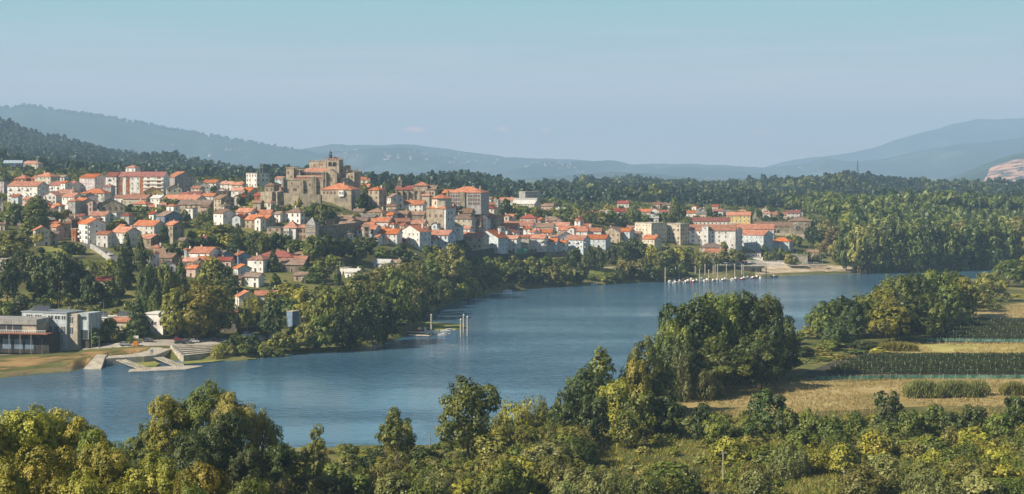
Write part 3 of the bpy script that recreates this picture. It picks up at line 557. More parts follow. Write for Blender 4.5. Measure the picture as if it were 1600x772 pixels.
def house_at(P,w,d,h,rt,wc,rc,yaw,pxy,win=1,chim=True,rh=None,words=None,name='house',group=None,balc=False,wmesh=None,fl=None,cat='house',side_c=None):
    """house with its front-bottom centre region at P; origin at the ground in the middle of the plan"""
    e=empty(name,P,R(yaw)); rh=rh if rh is not None else {'G':w*.26,'R':d*.24,'H':min(w,d)*.24,'F':0}.get(rt,d*.22)
    m=MB(); m.box(-w/2,w/2,-d/2,d/2,-4,h)
    if rt=='R': m.add([(-w/2,-d/2,h),(-w/2,d/2,h),(-w/2,0,h+rh),(w/2,-d/2,h),(w/2,d/2,h),(w/2,0,h+rh)],[(0,2,1),(3,4,5),(0,3,5,2),(1,2,5,4)])
    if rt=='G': m.add([(-w/2,-d/2,h),(w/2,-d/2,h),(0,-d/2,h+rh),(-w/2,d/2,h),(w/2,d/2,h),(0,d/2,h+rh)],[(0,1,2),(3,5,4),(0,2,5,3),(1,4,5,2)])
    m.build('wall',WM[wc],e)
    ro=roof_mesh(rt,w,d,rh).build('roof',RM[rc] if not(rt=='F' and rc in 'ow') else M_conc,e,(0,0,h+.004))
    if chim and rt!='F':
        c=MB(); cx=w*(.28 if rng.random()<.5 else -.25); cy=d*.12; c.box(cx-.35,cx+.35,cy-.3,cy+.3,0,rh+.9); c.box(cx-.45,cx+.45,cy-.4,cy+.4,rh+.9,rh+1.05); c.build('chimney',WM['w' if wc in'wb' else 'c'],ro)
    fl=fl or max(1,int(round(h/3.0))); fh=h/fl
    WS=.78+.22*rng.random(); wm=wmesh or (WIN if wc in 'wcbygmp' and rng.random()<.8 else WINB)
    def face(n,org,ang,length,isfront):
        nw=max(1,int(length/2.9)) if win==1 else max(1,int(length/win))
        for f in range(fl):
            for k in range(nw):
                if rng.random()<.16 and nw*fl>4: continue
                tt=(k+.5)/nw*length-length/2; z=(f+.55)*fh
                x=org[0]+math.cos(ang)*tt; y=org[1]+math.sin(ang)*tt
                if f==0 and isfront and k==nw//2:
                    link('door',DOOR,None,e,(x,y,0)).rotation_euler=(0,0,ang); continue
                o=link('window',wm,None,e,(x,y,z)); o.rotation_euler=(0,0,ang); s=min(1.0,fh/2.9)*WS; o.scale=(s*(.9+.2*rng.random()),1,s)
                if balc and f>0 and (k%2==0):
                    b=link('balcony',BALC,None,e,(x,y,z-.8*s)); b.rotation_euler=(0,0,ang)
    if win:
        face('f',(0,-d/2),0,w,True)
        if yaw>4: face('l',(-w/2,0),-math.pi/2,d,False)
        elif yaw<-4: face('r',(w/2,0),math.pi/2,d,False)
    HOUSES.append((e,pxy[0],pxy[1],dict(wc=wc,rc=rc,rt=rt,fl=fl,words=words,cat=cat,group=group,w=w)))
    return e
def house(x0,x1,ye,yb,rt='R',wc='w',rc='o',yaw=-25,d=None,P=None,D=None,**k):
    """x0..x1 = extent, ye = eaves, yb = foot, all in photo pixels; stands where the foot meets the ground"""
    xm=(x0+x1)/2
    if D is None: P0=ray(xm,yb)
    else: P0=Vector((ppx(xm,D),D,zpx(yb,D)))
    s=P0.y/F; W=(x1-x0)*s; h=(yb-ye)*s; t=R(abs(yaw)); d=d or min(11,max(5.5,W*.75)); d=min(d,W*1.2)
    ww=(W-d*math.sin(t))/math.cos(t)
    if ww<W*.45: ww=W*.45; d=max(3,(W-ww*math.cos(t))/max(math.sin(t),.05)) if yaw else d
    back=(ww*math.sin(t)+d*math.cos(t))/2; Y=P0.y+back*.9; P=Vector((P0.x*Y/P0.y,Y,P0.z))
    return house_at(P,ww,d,h,rt,wc,rc,yaw,(xm,(ye+yb)/2),**k)
# ------------------------------------------------------------------ the town: x0,x1,eaves,foot, roof type, wall, roof, yaw
# G gable to the front, R ridge along the front, H hipped, F flat
TOWN='''
0 13 284 302 F m g -20
12 76 291 317 R w o -22 b
24 52 279 291 H o o -20
50 62 279 292 R o o -20
56 92 276 294 H c o -20
90 107 277 292 R w n -20
77 114 290 300 R m n -15
77 132 290 302 R w r -35 b
123 170 278 303 R m o -40
129 172 302 315 H w o -10
89 118 302 312 R c o -10
70 98 306 326 G w o -18
98 130 308 330 R w o -30
126 155 308 322 G m o 14
106 149 317 333 R g o -38
137 160 320 336 R w n -25
148 197 322 338 G t g 12
152 174 336 346 R w r -20
142 174 337 349 R w o -14
170 191 333 348 F w g -25
62 87 344 355 R s g 20
100 124 344 360 G s n -30
121 140 348 360 R o o -10
77 109 354 373 G t o 24
50 80 360 385 G c o 26
74 93 366 383 R t n 20
41 54 371 383 F w w -10
123 165 350 382 R w o -46 b
113 126 358 378 F o o -20
152 178 367 387 R w o -20
175 218 364 388 R w o -30
26 42 354 362 R t n 18
0 9 351 360 R c n 0
180 200 309 318 R w o -12
194 238 311 322 R c o -12
209 238 319 330 H w o -18
221 256 300 318 G y o 15
236 260 310 324 R w w -25
258 286 295 308 G c n 15
245 266 294 303 R c o -10
290 324 306 314 R c r -25
300 330 290 303 G w g 12
318 345 286 296 R w o -15
345 368 288 298 R w o -15
362 384 289 300 R c o -15
254 322 312 330 R w o -20
280 336 320 332 R t n -10
292 308 326 342 F w n -20
316 340 307 320 R w o -15
334 366 311 331 R t n -48
338 365 299 310 F k g -15
362 384 298 313 R w o -15
334 368 334 354 R w n -40
244 286 338 358 R B n -52
210 258 353 368 R w o -22
258 288 352 382 R s o -40
219 252 373 394 R s o -30
236 256 387 398 H w o -18
232 262 395 406 R t n -10
246 280 403 415 R s n -18
247 276 414 424 G w n 15
297 344 396 412 R w o -22
338 366 398 412 G B g 25
286 314 409 420 R t o -15
308 336 407 418 R c o 15
292 314 420 434 R p o -20
340 366 408 418 R p r -10
364 393 400 414 G B o 30
364 394 420 434 G b o 28
360 382 436 447 R t n -10
382 412 433 449 R w n -15
366 404 464 480 G w o 22
398 432 462 476 R w o 5
350 374 489 506 H g o -15
404 464 402 414 H s r -8
440 482 409 418 R k o -5
388 424 406 426 H w o -22
440 480 414 426 R s n -8
460 484 431 441 R t n -12
532 549 419 431 F w w -20
540 567 426 438 R w w -20
542 573 444 460 R w o -42
584 614 412 421 R w w -14
610 628 411 418 R c n -10
570 592 435 443 F w w -15
486 510 464 473 F w w -5
642 654 402 410 G w r 18
364 402 300 312 R c o -20
398 414 306 319 R o r -15
396 412 317 328 R t n -15
370 402 332 345 R w o -20
398 430 335 344 R w o -15
384 430 344 358 R t o -20
446 486 332 350 H w n -28
418 444 356 372 F t g -12
500 528 342 351 R s g -10
524 554 343 353 R t n -12
552 582 281 294 R c o -10
614 642 347 364 R t o 20
548 578 346 356 R s n -10
580 616 347 358 R w o -18
636 668 350 360 R c o -12
664 690 350 360 R p o -18
558 594 359 376 R b o -14
588 628 366 380 R w o -12
624 674 363 388 G w o -34
670 712 368 392 R b o -22
704 744 342 356 H c n -14
684 724 355 366 F w w -8
706 742 333 345 R t n -12
706 726 322 334 R p r -12
708 764 371 390 R t o -22
738 778 326 338 H c r -14
752 784 341 358 H t o -18
754 782 313 325 F c w -10
780 806 314 322 R w o -10
800 842 319 330 R c w -20
812 842 341 351 H p r -14
782 806 340 350 R c o -18
843 880 345 354 H c n -8
845 866 322 330 R p n -8
868 884 328 336 R w w -8
878 896 307 314 R w w -8
774 812 356 366 R w o -10
786 836 353 362 R w o -10
832 868 356 365 R w n -10
864 892 353 363 R w o -10
872 918 360 370 R w o -10
784 812 364 378 G w o -26
802 824 362 374 G w o -22
815 846 364 376 R w o -14
840 866 364 376 R w o -14
742 794 372 394 G b o -34
788 814 374 394 R w o -20
810 828 372 392 R c o -8
824 856 373 394 R w o -14 b
848 874 378 396 R b o -14
868 888 380 396 R w o -14
862 900 371 386 G w n 14
884 922 375 396 R b o -26 b
900 934 337 348 R p r -12
924 946 334 343 R c n -10
936 954 333 342 R c w -10
960 984 331 341 R w r -12
978 992 330 339 G w n 12
996 1018 331 341 R p o -10
1012 1032 330 340 G w o -12
1030 1048 332 342 R w r -12
1000 1030 341 350 R w w -6
964 984 318 324 R w r -8
1020 1032 319 325 R p r -8
1072 1088 333 341 R w o -8
1086 1104 334 342 R t g -8
1078 1142 346 360 R c r -8
914 942 362 374 R w o -10
896 920 362 374 R w o -10
940 980 364 380 G t n -30
968 992 362 382 R b o -30
986 1004 366 380 R p n -20
916 954 374 388 R b o -20
1003 1034 374 390 R c o -34
1139 1158 350 360 F b w -20
1134 1174 337 354 R y o -10
1204 1240 378 394 H b o -24
1092 1132 387 398 H c n -12
1100 1134 396 408 R c o -14
1260 1280 395 404 R p n -12
1192 1204 334 342 R w o -8
1206 1230 336 344 R p o -8
1228 1250 333 341 R w r -8
1164 1190 396 404 F w r -8
1088 1104 329 336 G w n 8
1114 1130 330 337 R w r -8
1130 1144 331 338 R B g -8
1034 1052 321 328 R c n -8
1322 1344 330 342 F w w -16
32 66 250 258 H c o -10
6 36 255 263 R B B 10
500 522 388 398 R s n -10
660 684 376 390 R w o -10
716 738 358 370 R w o -14
576 604 297 330 H t o -30
552 580 293 308 R t o -10
603 631 309 325 G w n 25
631 666 320 332 R w o -10
614 642 335 348 R s n -14
640 668 336 348 R s n -14
574 606 332 341 H t n -18
604 622 323 334 R c n -12
552 572 331 342 R s n -16
530 556 352 364 R t n -12
566 590 340 350 R s g -12
462 486 397 405 R t n -10
728 748 350 362 R s n -10
'''
for ln in TOWN.strip().splitlines():
    q=ln.split(); a=list(map(float,q[:4]))
    big=(a[1]-a[0])>36 and (a[3]-a[2])>20
    house(a[0],a[1],a[2],a[3],q[4],q[5],q[6],float(q[7]),balc=len(q)>8,chim=rng.random()<.7)
# larger blocks of flats and institutions
def block(x0,x1,ye,yb,rt,wc,rc,yaw,words,d,win=2.9,**k): return house(x0,x1,ye,yb,rt,wc,rc,yaw,d=d,words=words,name='apartment_block',cat='apartment block',win=win,chim=False,**k)
block(168,190,276,306,'R','w','r',-10,'white flats with stacked balconies left of the long brick block',12,balc=True)
lb=block(187,263,276,306,'R','w','r',-6,'long brick-and-white block of flats under one red roof',13,win=3.6,wmesh=WIN)
lw=HOUSES[-1][3]['w']; lh=(306-276)*ray(225,306).y/F
for a,b_ in ((-.49,-.40),(-.33,-.24),(-.02,.06),(.14,.20),(.36,.45)):
    m=MB(); m.box(a*lw,b_*lw,-6.53,-6.501,.5,lh-.6); m.build('brick_bay',WM['o'],lb)
for z_ in range(1,5):
    m=MB(); m.box(.06*lw,.48*lw,-7.3,-6.54,z_*lh/5,z_*lh/5+1.0); m.build('balcony',WM['w'],lb)
block(198,216,277,304,'F','w','w',-6,'pale front bay in the middle of the long brick block',14.6)
house(198,218,262,278,'H','w','o',-14,d=8,words='white rooftop tower with orange pyramid roof above the long brick block',name='roof_tower',cat='tower',chim=False,D=ray(205,304).y+9)
block(261,305,277,302,'R','g','o',-50,'grey block of flats with dark right face at the end of the brick block',16)
block(384,421,271,293,'F','w','w',-46,'white and mauve block of flats with roof aerials left of the cathedral',11)
block(811,844,300,326,'F','g','w',24,'tall grey block with dark stair windows behind the old town',12,win=7)
block(802,842,315,329,'R','c','w',-16,'long cream hall at the foot of the tall grey block',10)
block(992,1042,349,378,'F','c','w',-48,'left one of the twin pale apartment blocks above the river trees',16)
block(1042,1078,350,382,'F','c','w',-36,'right one of the twin pale apartment blocks above the river trees',13)
block(1066,1152,361,387,'R','w','o',-10,'long white hospital-like block with orange roof above the marina',16,win=4.2,balc=False)
block(1096,1108,354,386,'F','w','w',-10,'white stair tower on the long white block above the marina',8,win=6)
block(1128,1160,361,390,'R','w','o',-34,'white wing with curved balconies beside the long white block',10,balc=True)
block(1148,1212,358,380,'R','w','o',-12,'upper white storey block with orange roof behind the bluish-sided block',14)
block(1150,1208,368,395,'R','b','o',-40,'white block with bluish shaded right side above the boat quay',14,win=3.6)

# filler houses of the dense quarters, kept clear of the ones above
FR=np.random.default_rng(99)
def fill(n,xa,xb,ya,yb,w0=12,w1=20,walls='wwwcctbgp',roofs='oooornn'):
    k=0; t=0
    while k<n and t<900:
        t+=1; x=xa+(xb-xa)*FR.random(); y=ya+(yb-ya)*FR.random(); w=w0+(w1-w0)*FR.random(); P=ray(x,y); Wm=w*P.y/F
        if any((P.x-h[0].location.x)**2+(P.y+Wm*.3-h[0].location.y)**2<((Wm+h[3]['w'])*.42+1.0)**2 for h in HOUSES): continue
        hh=(2.6+FR.random()*3.6+ (3 if FR.random()<.25 else 0))*F/P.y
        house(x-w/2,x+w/2,y-hh,y,'RRGH'[int(FR.integers(0,4))],walls[int(FR.integers(0,len(walls)))],roofs[int(FR.integers(0,len(roofs)))],float(-8-30*FR.random()) if FR.random()<.8 else 14.,chim=FR.random()<.5); k+=1
fill(20,0,310,290,346); fill(9,310,440,292,345); fill(6,60,200,346,372); fill(14,545,700,346,384,12,18); fill(8,700,760,336,372); fill(16,760,920,350,388,11,17); fill(3,560,640,300,330); fill(7,900,1000,360,384,11,16); fill(4,370,440,345,362); fill(4,960,1060,326,345,9,14); fill(5,1080,1250,326,342,9,13)
fill(5,0,310,300,346,10,15); fill(6,310,440,300,345,10,15); fill(6,545,710,342,384,10,15); fill(4,700,780,320,345,10,15)
fill(6,230,345,392,432,12,17); fill(5,60,200,350,384,12,17)
# ------------------------------------------------------------------ landmarks
class Site:
    """local frame at a photo point: u/h turn photo px into metres at its distance"""
    def __init__(s,px,py,D,yaw=0,label=None,cat=None,name='building',group=None):
        s.px,s.py,s.D=px,py,D; s.k=D/F; s.e=empty(name,(ppx(px,D),D,zpx(py,D)),R(yaw)); s.n=0
        tag(s.e,label,cat,group)
    def u(s,px): return (px-s.px)*s.k
    def h(s,py): return (s.py-py)*s.k
    def box(s,name,m,x0,x1,y0,y1,d0,d1,parent=None):
        """px x0..x1, photo y top y0 / bottom y1, depth d0..d1 metres behind the front"""
        b=MB(); b.box(s.u(x0),s.u(x1),d0,d1,s.h(y1),s.h(y0)); return b.build(name,m,parent or s.e)
    def win(s,px,py,d,sc=1.0,ang=0,x=None,parent=None,mesh=None):
        o=link('window',mesh or WINB,None,parent or s.e,(s.u(px) if x is None else x,d,s.h(py))); o.rotation_euler=(0,0,ang); o.scale=(sc,1,sc); return o
    def roof(s,t,rc,x0,x1,ye,d0,d1,rh,name='roof',parent=None):
        o=roof_mesh(t,s.u(x1)-s.u(x0),d1-d0,rh).build(name,RM[rc],parent or s.e,((s.u(x0)+s.u(x1))/2,(d0+d1)/2,s.h(ye)+.003)); return o
def crenels(m,x0,x1,y0,y1,z,w=.9,h=.9,t=.45):
    n=max(2,int((x1-x0)/(2*w)))
    for i in range(n+1):
        x=x0+(x1-x0-w)*i/n
        m.box(x,x+w,y0,y0+t,z,z+h); m.box(x,x+w,y1-t,y1,z,z+h)
    n=max(1,int((y1-y0)/(2*w)))
    for i in range(1,n):
        y=y0+(y1-y0-w)*i/n; m.box(x0,x0+t,y,y+w,z,z+h); m.box(x1-t,x1,y,y+w,z,z+h)
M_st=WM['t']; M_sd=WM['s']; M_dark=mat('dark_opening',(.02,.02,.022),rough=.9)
M_iron=mat('iron',srgb('#3a3f42'),rough=.6)
def pinnacle(s,px,ytop,ybase,d,r=.5,name='pinnacle'):
    m=MB(); x=s.u(px); z0,z1=s.h(ybase),s.h(ytop); m.box(x-r,x+r,d-r,d+r,z0,z0+(z1-z0)*.4); m.cyl((x,d,z0+(z1-z0)*.4),(x,d,z1),r*.95,.04,6); return m.build(name,M_sd,s.e)
def rose(s,px,py,d,r):
    m=MB(); x=s.u(px); z=s.h(py); n=20; t=[2*math.pi*i/n for i in range(n)]
    m.add([(x+r*math.cos(a),d-.05,z+r*math.sin(a)) for a in t],[tuple(range(n))],1)
    for i in range(n):
        a,b=t[i],t[(i+1)%n]; m.beam((x+r*math.cos(a),d-.12,z+r*math.sin(a)),(x+r*math.cos(b),d-.12,z+r*math.sin(b)),.3,.3)
    for i in range(0,n,3): m.beam((x,d-.1,z),(x+r*math.cos(t[i]),d-.1,z+r*math.sin(t[i])),.12,.12)
    return m.build('rose_window',[M_sd,M_glass],s.e)
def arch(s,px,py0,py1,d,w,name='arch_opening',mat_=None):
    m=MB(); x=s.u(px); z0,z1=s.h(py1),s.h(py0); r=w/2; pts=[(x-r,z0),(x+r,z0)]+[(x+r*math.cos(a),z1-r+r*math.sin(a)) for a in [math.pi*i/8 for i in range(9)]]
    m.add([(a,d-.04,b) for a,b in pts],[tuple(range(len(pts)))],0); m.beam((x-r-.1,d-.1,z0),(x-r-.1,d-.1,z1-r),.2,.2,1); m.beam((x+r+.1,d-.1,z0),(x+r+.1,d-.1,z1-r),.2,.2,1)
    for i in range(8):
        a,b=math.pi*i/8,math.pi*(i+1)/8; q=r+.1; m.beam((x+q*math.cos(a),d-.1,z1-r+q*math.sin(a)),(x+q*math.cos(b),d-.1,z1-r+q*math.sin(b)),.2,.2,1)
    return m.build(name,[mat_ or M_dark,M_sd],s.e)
# ---- cathedral on its crag
c=Site(480,302,948,-9,'fortress-like stone cathedral with battlements and rose window crowning the hill','cathedral','cathedral')
b=MB(); b.box(c.u(440),c.u(506),0,26,c.h(322),c.h(282)); b.build('wall',M_st,c.e)
b=MB(); x0,x1=c.u(440),c.u(506); z=c.h(282)
b.box(x0-.2,x1,-.35,.5,z+.003,z+.35)
for i in range(34): xx=x0+(x1-x0-.4)*i/33; b.box(xx,xx+.4,-.2,.15,z+.355,z+1.0)
b.box(x0-.2,x1,-.3,.3,z+1.005,z+1.25); b.build('balustrade',M_st,c.e)
for px,y0 in ((441,277),(473,281),(490,276),(494,276)):
    b=MB(); b.frus(c.u(px)-.8,c.u(px)+.8,-1.6,-.002,c.h(306),c.h(y0),.2); b.build('buttress',M_sd,c.e)
for px,py,sc in ((449,297,.9),(459,296,.9),(461.5,296,.9),(470,288,.8),(476,297,.8),(484,288,.8),(480,297,.8),(500,292,.8),(455,286,.7),(466,292,.6)): c.win(px,py,0,sc)
def ctower(x0,x1,y0,y1,d0,d1,name='tower',m=M_st,cren=True):
    t=MB(); t.box(c.u(x0),c.u(x1),d0,d1,c.h(y1),c.h(y0)); 
    if cren: crenels(t,c.u(x0)-.25,c.u(x1)+.25,d0-.25,d1+.25,c.h(y0)+.003)
    return t.build(name,m,c.e)
ctower(443.5,456,263,281,3,12); c.win(447,270,3,.8); c.win(452,276,3,.6)
ctower(457,464,266,281,5,12)
c.box('aisle_wall',M_st,459,503,274,279.1,4,22)
b=MB(); b.add([(c.u(457),1.2,c.h(279.6)),(c.u(503),1.2,c.h(279.6)),(c.u(503),8,c.h(273)),(c.u(457),8,c.h(273)),(c.u(457),1.2,c.h(280.2)),(c.u(503),1.2,c.h(280.2)),(c.u(503),8,c.h(273.8)),(c.u(457),8,c.h(273.8))],[(0,1,2,3),(7,6,5,4),(4,5,1,0),(5,6,2,1),(6,7,3,2),(7,4,0,3)]); b.build('aisle_roof',RM['r'],c.e)
b=MB(); b.box(c.u(461),c.u(505),8.2,9,c.h(273.6),c.h(268)); b.build('clerestory',WM['w'],c.e)
for i in range(15): arch(c,463+i*2.75,269.3,273,8.2,.75,'window')
b=MB(); b.add([(c.u(464),8,c.h(268)),(c.u(513),8,c.h(268)),(c.u(513),15,c.h(262.6)),(c.u(468),15,c.h(262.6)),(c.u(513),26,c.h(268)),(c.u(464),26,c.h(268))],[(0,1,2,3),(3,2,4,5),(0,3,5),(1,4,2),(0,5,4,1)]); b.build('nave_roof',RM['o'],c.e)
t=ctower(472,499.5,252,268,15.2,27,'keep'); c.win(480,258,15.2,.6); c.win(492,257,15.2,.6)
ctower(499.8,507,254,268,16,25,'turret',M_sd,False)  # right side of the keep, its shade put in as darker stone
t=ctower(505,525,250,272,9,19,'bell_tower'); arch(c,510.5,253,260,9,2.0,'bell_arch'); arch(c,517.5,253,260,9,2.0,'bell_arch')
o=c.roof('H','r',507,523,249.4,10,18,1.6,'bell_tower_roof')
b=MB(); x=c.u(509); zz=c.h(249); b.cyl((x,12,zz),(x,12,zz+2.2),1.1,.9,8); b.cyl((x,12,zz+2.2),(x,12,zz+2.5),1.3,1.3,8)
for i in range(6): a=i*math.pi/3; b.beam((x+.9*math.cos(a),12+.9*math.sin(a),zz+2.5),(x+.8*math.cos(a),12+.8*math.sin(a),zz+4.2),.18)
b.cyl((x,12,zz+4.2),(x,12,zz+4.9),1.0,.35,8); b.cyl((x,12,zz+4.9),(x,12,zz+6.6),.16,.05,6); b.build('lantern_spire',M_iron,c.e)
for px,t_,b_ in ((501.5,242,250),(516.5,243,249),(523,246,250)): pinnacle(c,px,t_,b_,11,.5)
ctower(514.5,534,260.5,282,12.5,24,'transept_block'); c.win(521,266,12.5,.9); c.win(527,266,12.5,.9)
# transept front with rose
b=MB(); xa,xb,xm=c.u(505),c.u(526.5),c.u(515.5); ze,zt,zb=c.h(272),c.h(264),c.h(300)
b.add([(xa,2,zb),(xb,2,zb),(xb,2,ze),(xm,2,zt),(xa,2,ze),(xa,12,zb),(xb,12,zb),(xb,12,ze),(xm,12,zt),(xa,12,ze)],[(0,1,2,3,4),(9,8,7,6,5),(0,4,9,5),(1,6,7,2),(2,7,8,3),(3,8,9,4)]); b.build('transept_front',M_st,c.e)
rose(c,514.5,279.5,2,1.35)
for px in (505,509,526): 
    b=MB(); b.frus(c.u(px)-.7,c.u(px)+.7,.4,1.998,c.h(302),c.h(269),.15); b.build('buttress',M_sd,c.e)
b=MB(); b.cyl((c.u(533),8,c.h(304)),(c.u(533),8,c.h(279)),3.2,3.2,18); b.cyl((c.u(533),8,c.h(279)+.002),(c.u(533),8,c.h(278)),3.4,3.4,18); b.build('apse',M_st,c.e)
ctower(536,549,270,304,10,20,'choir_block',M_st,False); c.win(540,276,10,.8); c.win(545,276,10,.8)
ctower(547,554,268,304,12,18,'turret',M_st)
for px in (537,543,549,553): pinnacle(c,px,262,270,11,.45)
c.roof('G','g',536,549,270,10,20,1.3,'choir_roof')
# bishop's hall in front, with battered base
p=Site(525,322,925,-14,'stone hall with broad orange hipped roof and battered base under the cathedral','hall','stone_hall')
b=MB(); X0,X1=p.u(500),p.u(550); z0,z1=p.h(340),p.h(296)
b.box(X0,X1,0,16,z0+6,z1); b.build('wall',M_st,p.e)
b=MB(); 
b.add([(X0+8,-.01,p.h(305)),(X1+.0,-.01,p.h(305)),(X1+2,-4.5,z0),(X0+14,-4.5,z0),(X0+8,2,p.h(305)),(X1,2,p.h(305)),(X1+2,2,z0),(X0+8,2,z0)],[(0,3,2,1),(0,4,7,3),(1,2,6,5),(3,7,6,2),(0,1,5,4)]); b.build('battered_base',M_sd,p.e)
p.roof('H','o',500,550,296,0,16,3.4)
for q in (505,511,517,523): p.win(q,301,0,.9)
b=MB(); b.box(p.u(531),p.u(539),-1.4,-.02,p.h(307),p.h(297.5)); bo=b.build('enclosed_balcony',WM['w'],p.e)
for q in (533,537): p.win(q,301.5,-1.4,.9,mesh=WIN,parent=p.e)
b=MB(); b.box(X1-.001,X1+1.6,3,10,p.h(322),p.h(298)); b.build('shaded_side_wall',WM['m'],p.e)  # hall's whitish right wall, shade put into the mauve colour
c2=MB(); c2.box(p.u(533)-.4,p.u(533)+.4,5,5.8,0,3.2); c2.build('chimney',M_st,p.e,(0,0,p.h(296)+1.5))
# ramparts and retaining walls: each a thing
def longwall(pts,hpx,m,label,name='stone_wall',th=1.0,cat='wall',D=None,group='old stone terrace walls'):
    """wall whose foot follows photo points; hpx = height in photo px"""
    W=[ray(x,y) if D is None else Vector((ppx(x,D),D,zpx(y,D))) for x,y in pts]
    e=MB()
    for a,b_ in zip(W[:-1],W[1:]):
        ha=hpx*a.y/F; hb=hpx*b_.y/F; d=(b_-a); d.z=0; d.normalize(); n=Vector((d.y,-d.x,0))*th/2
        e.add([a-n+Vector((0,0,-5)),a+n+Vector((0,0,-5)),b_+n+Vector((0,0,-5)),b_-n+Vector((0,0,-5)),a-n*.8+Vector((0,0,ha)),a+n*.8+Vector((0,0,ha)),b_+n*.8+Vector((0,0,hb)),b_-n*.8+Vector((0,0,hb))],[(0,3,2,1),(4,5,6,7),(0,1,5,4),(1,2,6,5),(2,3,7,6),(3,0,4,7)])
    o=e.build(name,m); tag(o,label,cat,group); return o
longwall([(438,320),(470,322),(502,324)],19,M_sd,'dark stone rampart along the foot of the cathedral',th=3)
longwall([(412,322),(430,322),(440,320)],22,M_sd,'high rough stone rampart left of the cathedral',th=6)
longwall([(492,372),(520,371),(562,366)],19,M_sd,'long grey stone rampart right of the pyramid-roofed villa',th=2)
longwall([(505,345),(550,343),(600,338)],4,M_sd,'low hedge-topped terrace wall above the long rampart')
longwall([(718,411),(745,409),(770,405)],17,WM['k'],'tall dark retaining wall above the wooded bend',th=2)
longwall([(768,405),(800,407),(850,403)],9,WM['k'],'dark low retaining wall under the central blue houses',th=1.5)
longwall([(846,400),(880,400),(905,396)],6,WM['s'],'grey terrace wall below the right rooftop rows')
longwall([(142,388),(160,400),(182,417)],7,WM['g'],'pale retaining wall curving beneath the road',th=1)
longwall([(582,398),(600,396),(616,394)],4,WM['s'],'short terrace wall above the lower white houses')
longwall([(458,504),(470,504),(485,503)],8,WM['t'],'tan stone garden wall beside the dark shed',D=None)
longwall([(330,519),(350,520),(368,519)],12,WM['t'],'tan stone wall behind the parked cars')
longwall([(370,523),(400,519),(440,512)],9,WM['k'],'dark riverside wall behind the white van')
longwall([(95,407),(110,407),(132,404)],4,WM['t'],'crumbling garden wall left of the palms')
longwall([(0,262),(40,262),(88,262)],2,WM['g'],'pale road wall on the far left hillside')
longwall([(500,447),(540,444)],3,WM['s'],'low wall under the lower white houses')
# dark shed
s=Site(452,511,ray(452,511).y,-40,'dark blue-grey windowless shed by the riverside wall','shed','shed'); s.box('wall',WM['B'],446,459,487,520,0,4); s.box('roof',M_conc,445,460,486,486.9,-.2,4.2)
# stone tower house left of cathedral
s=Site(420,322,940,-14,'square stone tower house with small hipped roof left of the cathedral','tower','tower_house'); s.box('wall',M_sd,413,428,290,330,0,9); s.roof('H','n',413,428,290,0,9,1.8)
for q,r_ in ((417,296),(424,296),(420,306)): s.win(q,r_,0,.8)
# pyramid-roofed villa
v=Site(468,377,ray(468,377).y,-8,'stone villa with white wing and tower under a pointed pyramid roof','villa','villa')
v.box('wall',M_st,462,480,356,385,1,11); v.roof('H','o',462,480,356,1,11,1.8)
v.box('wing',WM['w'],443,462,356,375,0,9); v.roof('H','o',442,464,356,0,9,3.2); v.box('glass_veranda',WM['w'],443.5,452,357,371,-1.2,-.01)
for q in (445.5,450): v.win(q,363,-1.2,1.0,mesh=WIN)
v.box('tower',M_st,479,495,352,390,-2,5)
b=MB(); xa,xb=v.u(478.5),v.u(495.5); zz=v.h(352); xm=(xa+xb)/2; b.add([(xa,-2.2,zz),(xb,-2.2,zz),(xb,5.2,zz),(xa,5.2,zz),(xm+.2,1.5,v.h(339))],[(0,1,4),(1,2,4),(2,3,4),(3,0,4),(0,3,2,1)]); b.build('pyramid_roof',WM['g'],v.e,(0,0,.003))
for yy in (355.5,363):
    for q in (481.5,484.5,487.5,490.5,493): v.win(q,yy,-2,.62,mesh=WIN)
for q in (466,470,475): v.win(q,361,1,.9); v.win(q,370,1,.9)
# convent with belfry
v=Site(645,314,985,-6,'stone convent church with red nave roof and baroque belfry','convent','convent')
v.box('nave',M_st,616,646,296.5,330,4,14); v.roof('R','r',616,646,296.5,4,14,2.4)
v.box('crossing',M_st,645,667,290,330,3,15); v.roof('H','o',645,667,290,3,15,2.3); v.box('choir',M_st,666,679,296,330,3,14); v.roof('R','n',666,680,296,3,14,2.4)
v.box('porch',WM['c'],660,672,306,330,-2,2.9); v.roof('R','o',660,672,306,-2,2.9,.9)
for q in (622,630,638): v.win(q,302,4,.9)
for q in (650,662): v.win(q,300,3,1)
for q in (671,675): v.win(q,302,3,.9)
for q in (618,627,636,646,656): 
    b=MB(); b.box(v.u(q)-.5,v.u(q)+.5,2.2,2.99 if q>640 else 3.99,v.h(325),v.h(298)); b.build('buttress',M_sd,v.e)
b=MB(); b.box(v.u(617.5),v.u(625),6,9,v.h(297),v.h(289)); b.box(v.u(617)-.2,v.u(625)+.2,5.8,9.2,v.h(289),v.h(288.3)); b.box(v.u(618.5),v.u(620.2),6.5,8.5,v.h(288.3),v.h(283)); b.box(v.u(622.6),v.u(624.3),6.5,8.5,v.h(288.3),v.h(283)); b.box(v.u(618),v.u(624.8),6.3,8.7,v.h(283),v.h(281.8))
b.cyl((v.u(621.3),7.5,v.h(281.8)),(v.u(621.3),7.5,v.h(278.5)),1.2,.9,8); b.cyl((v.u(621.3),7.5,v.h(278.5)),(v.u(621.3),7.5,v.h(275)),.9,.05,8)
for q in (617.8,625): b.cyl((v.u(q),7.5,v.h(289)),(v.u(q),7.5,v.h(285.5)),.35,.04,6)
b.build('belfry',M_sd,v.e)
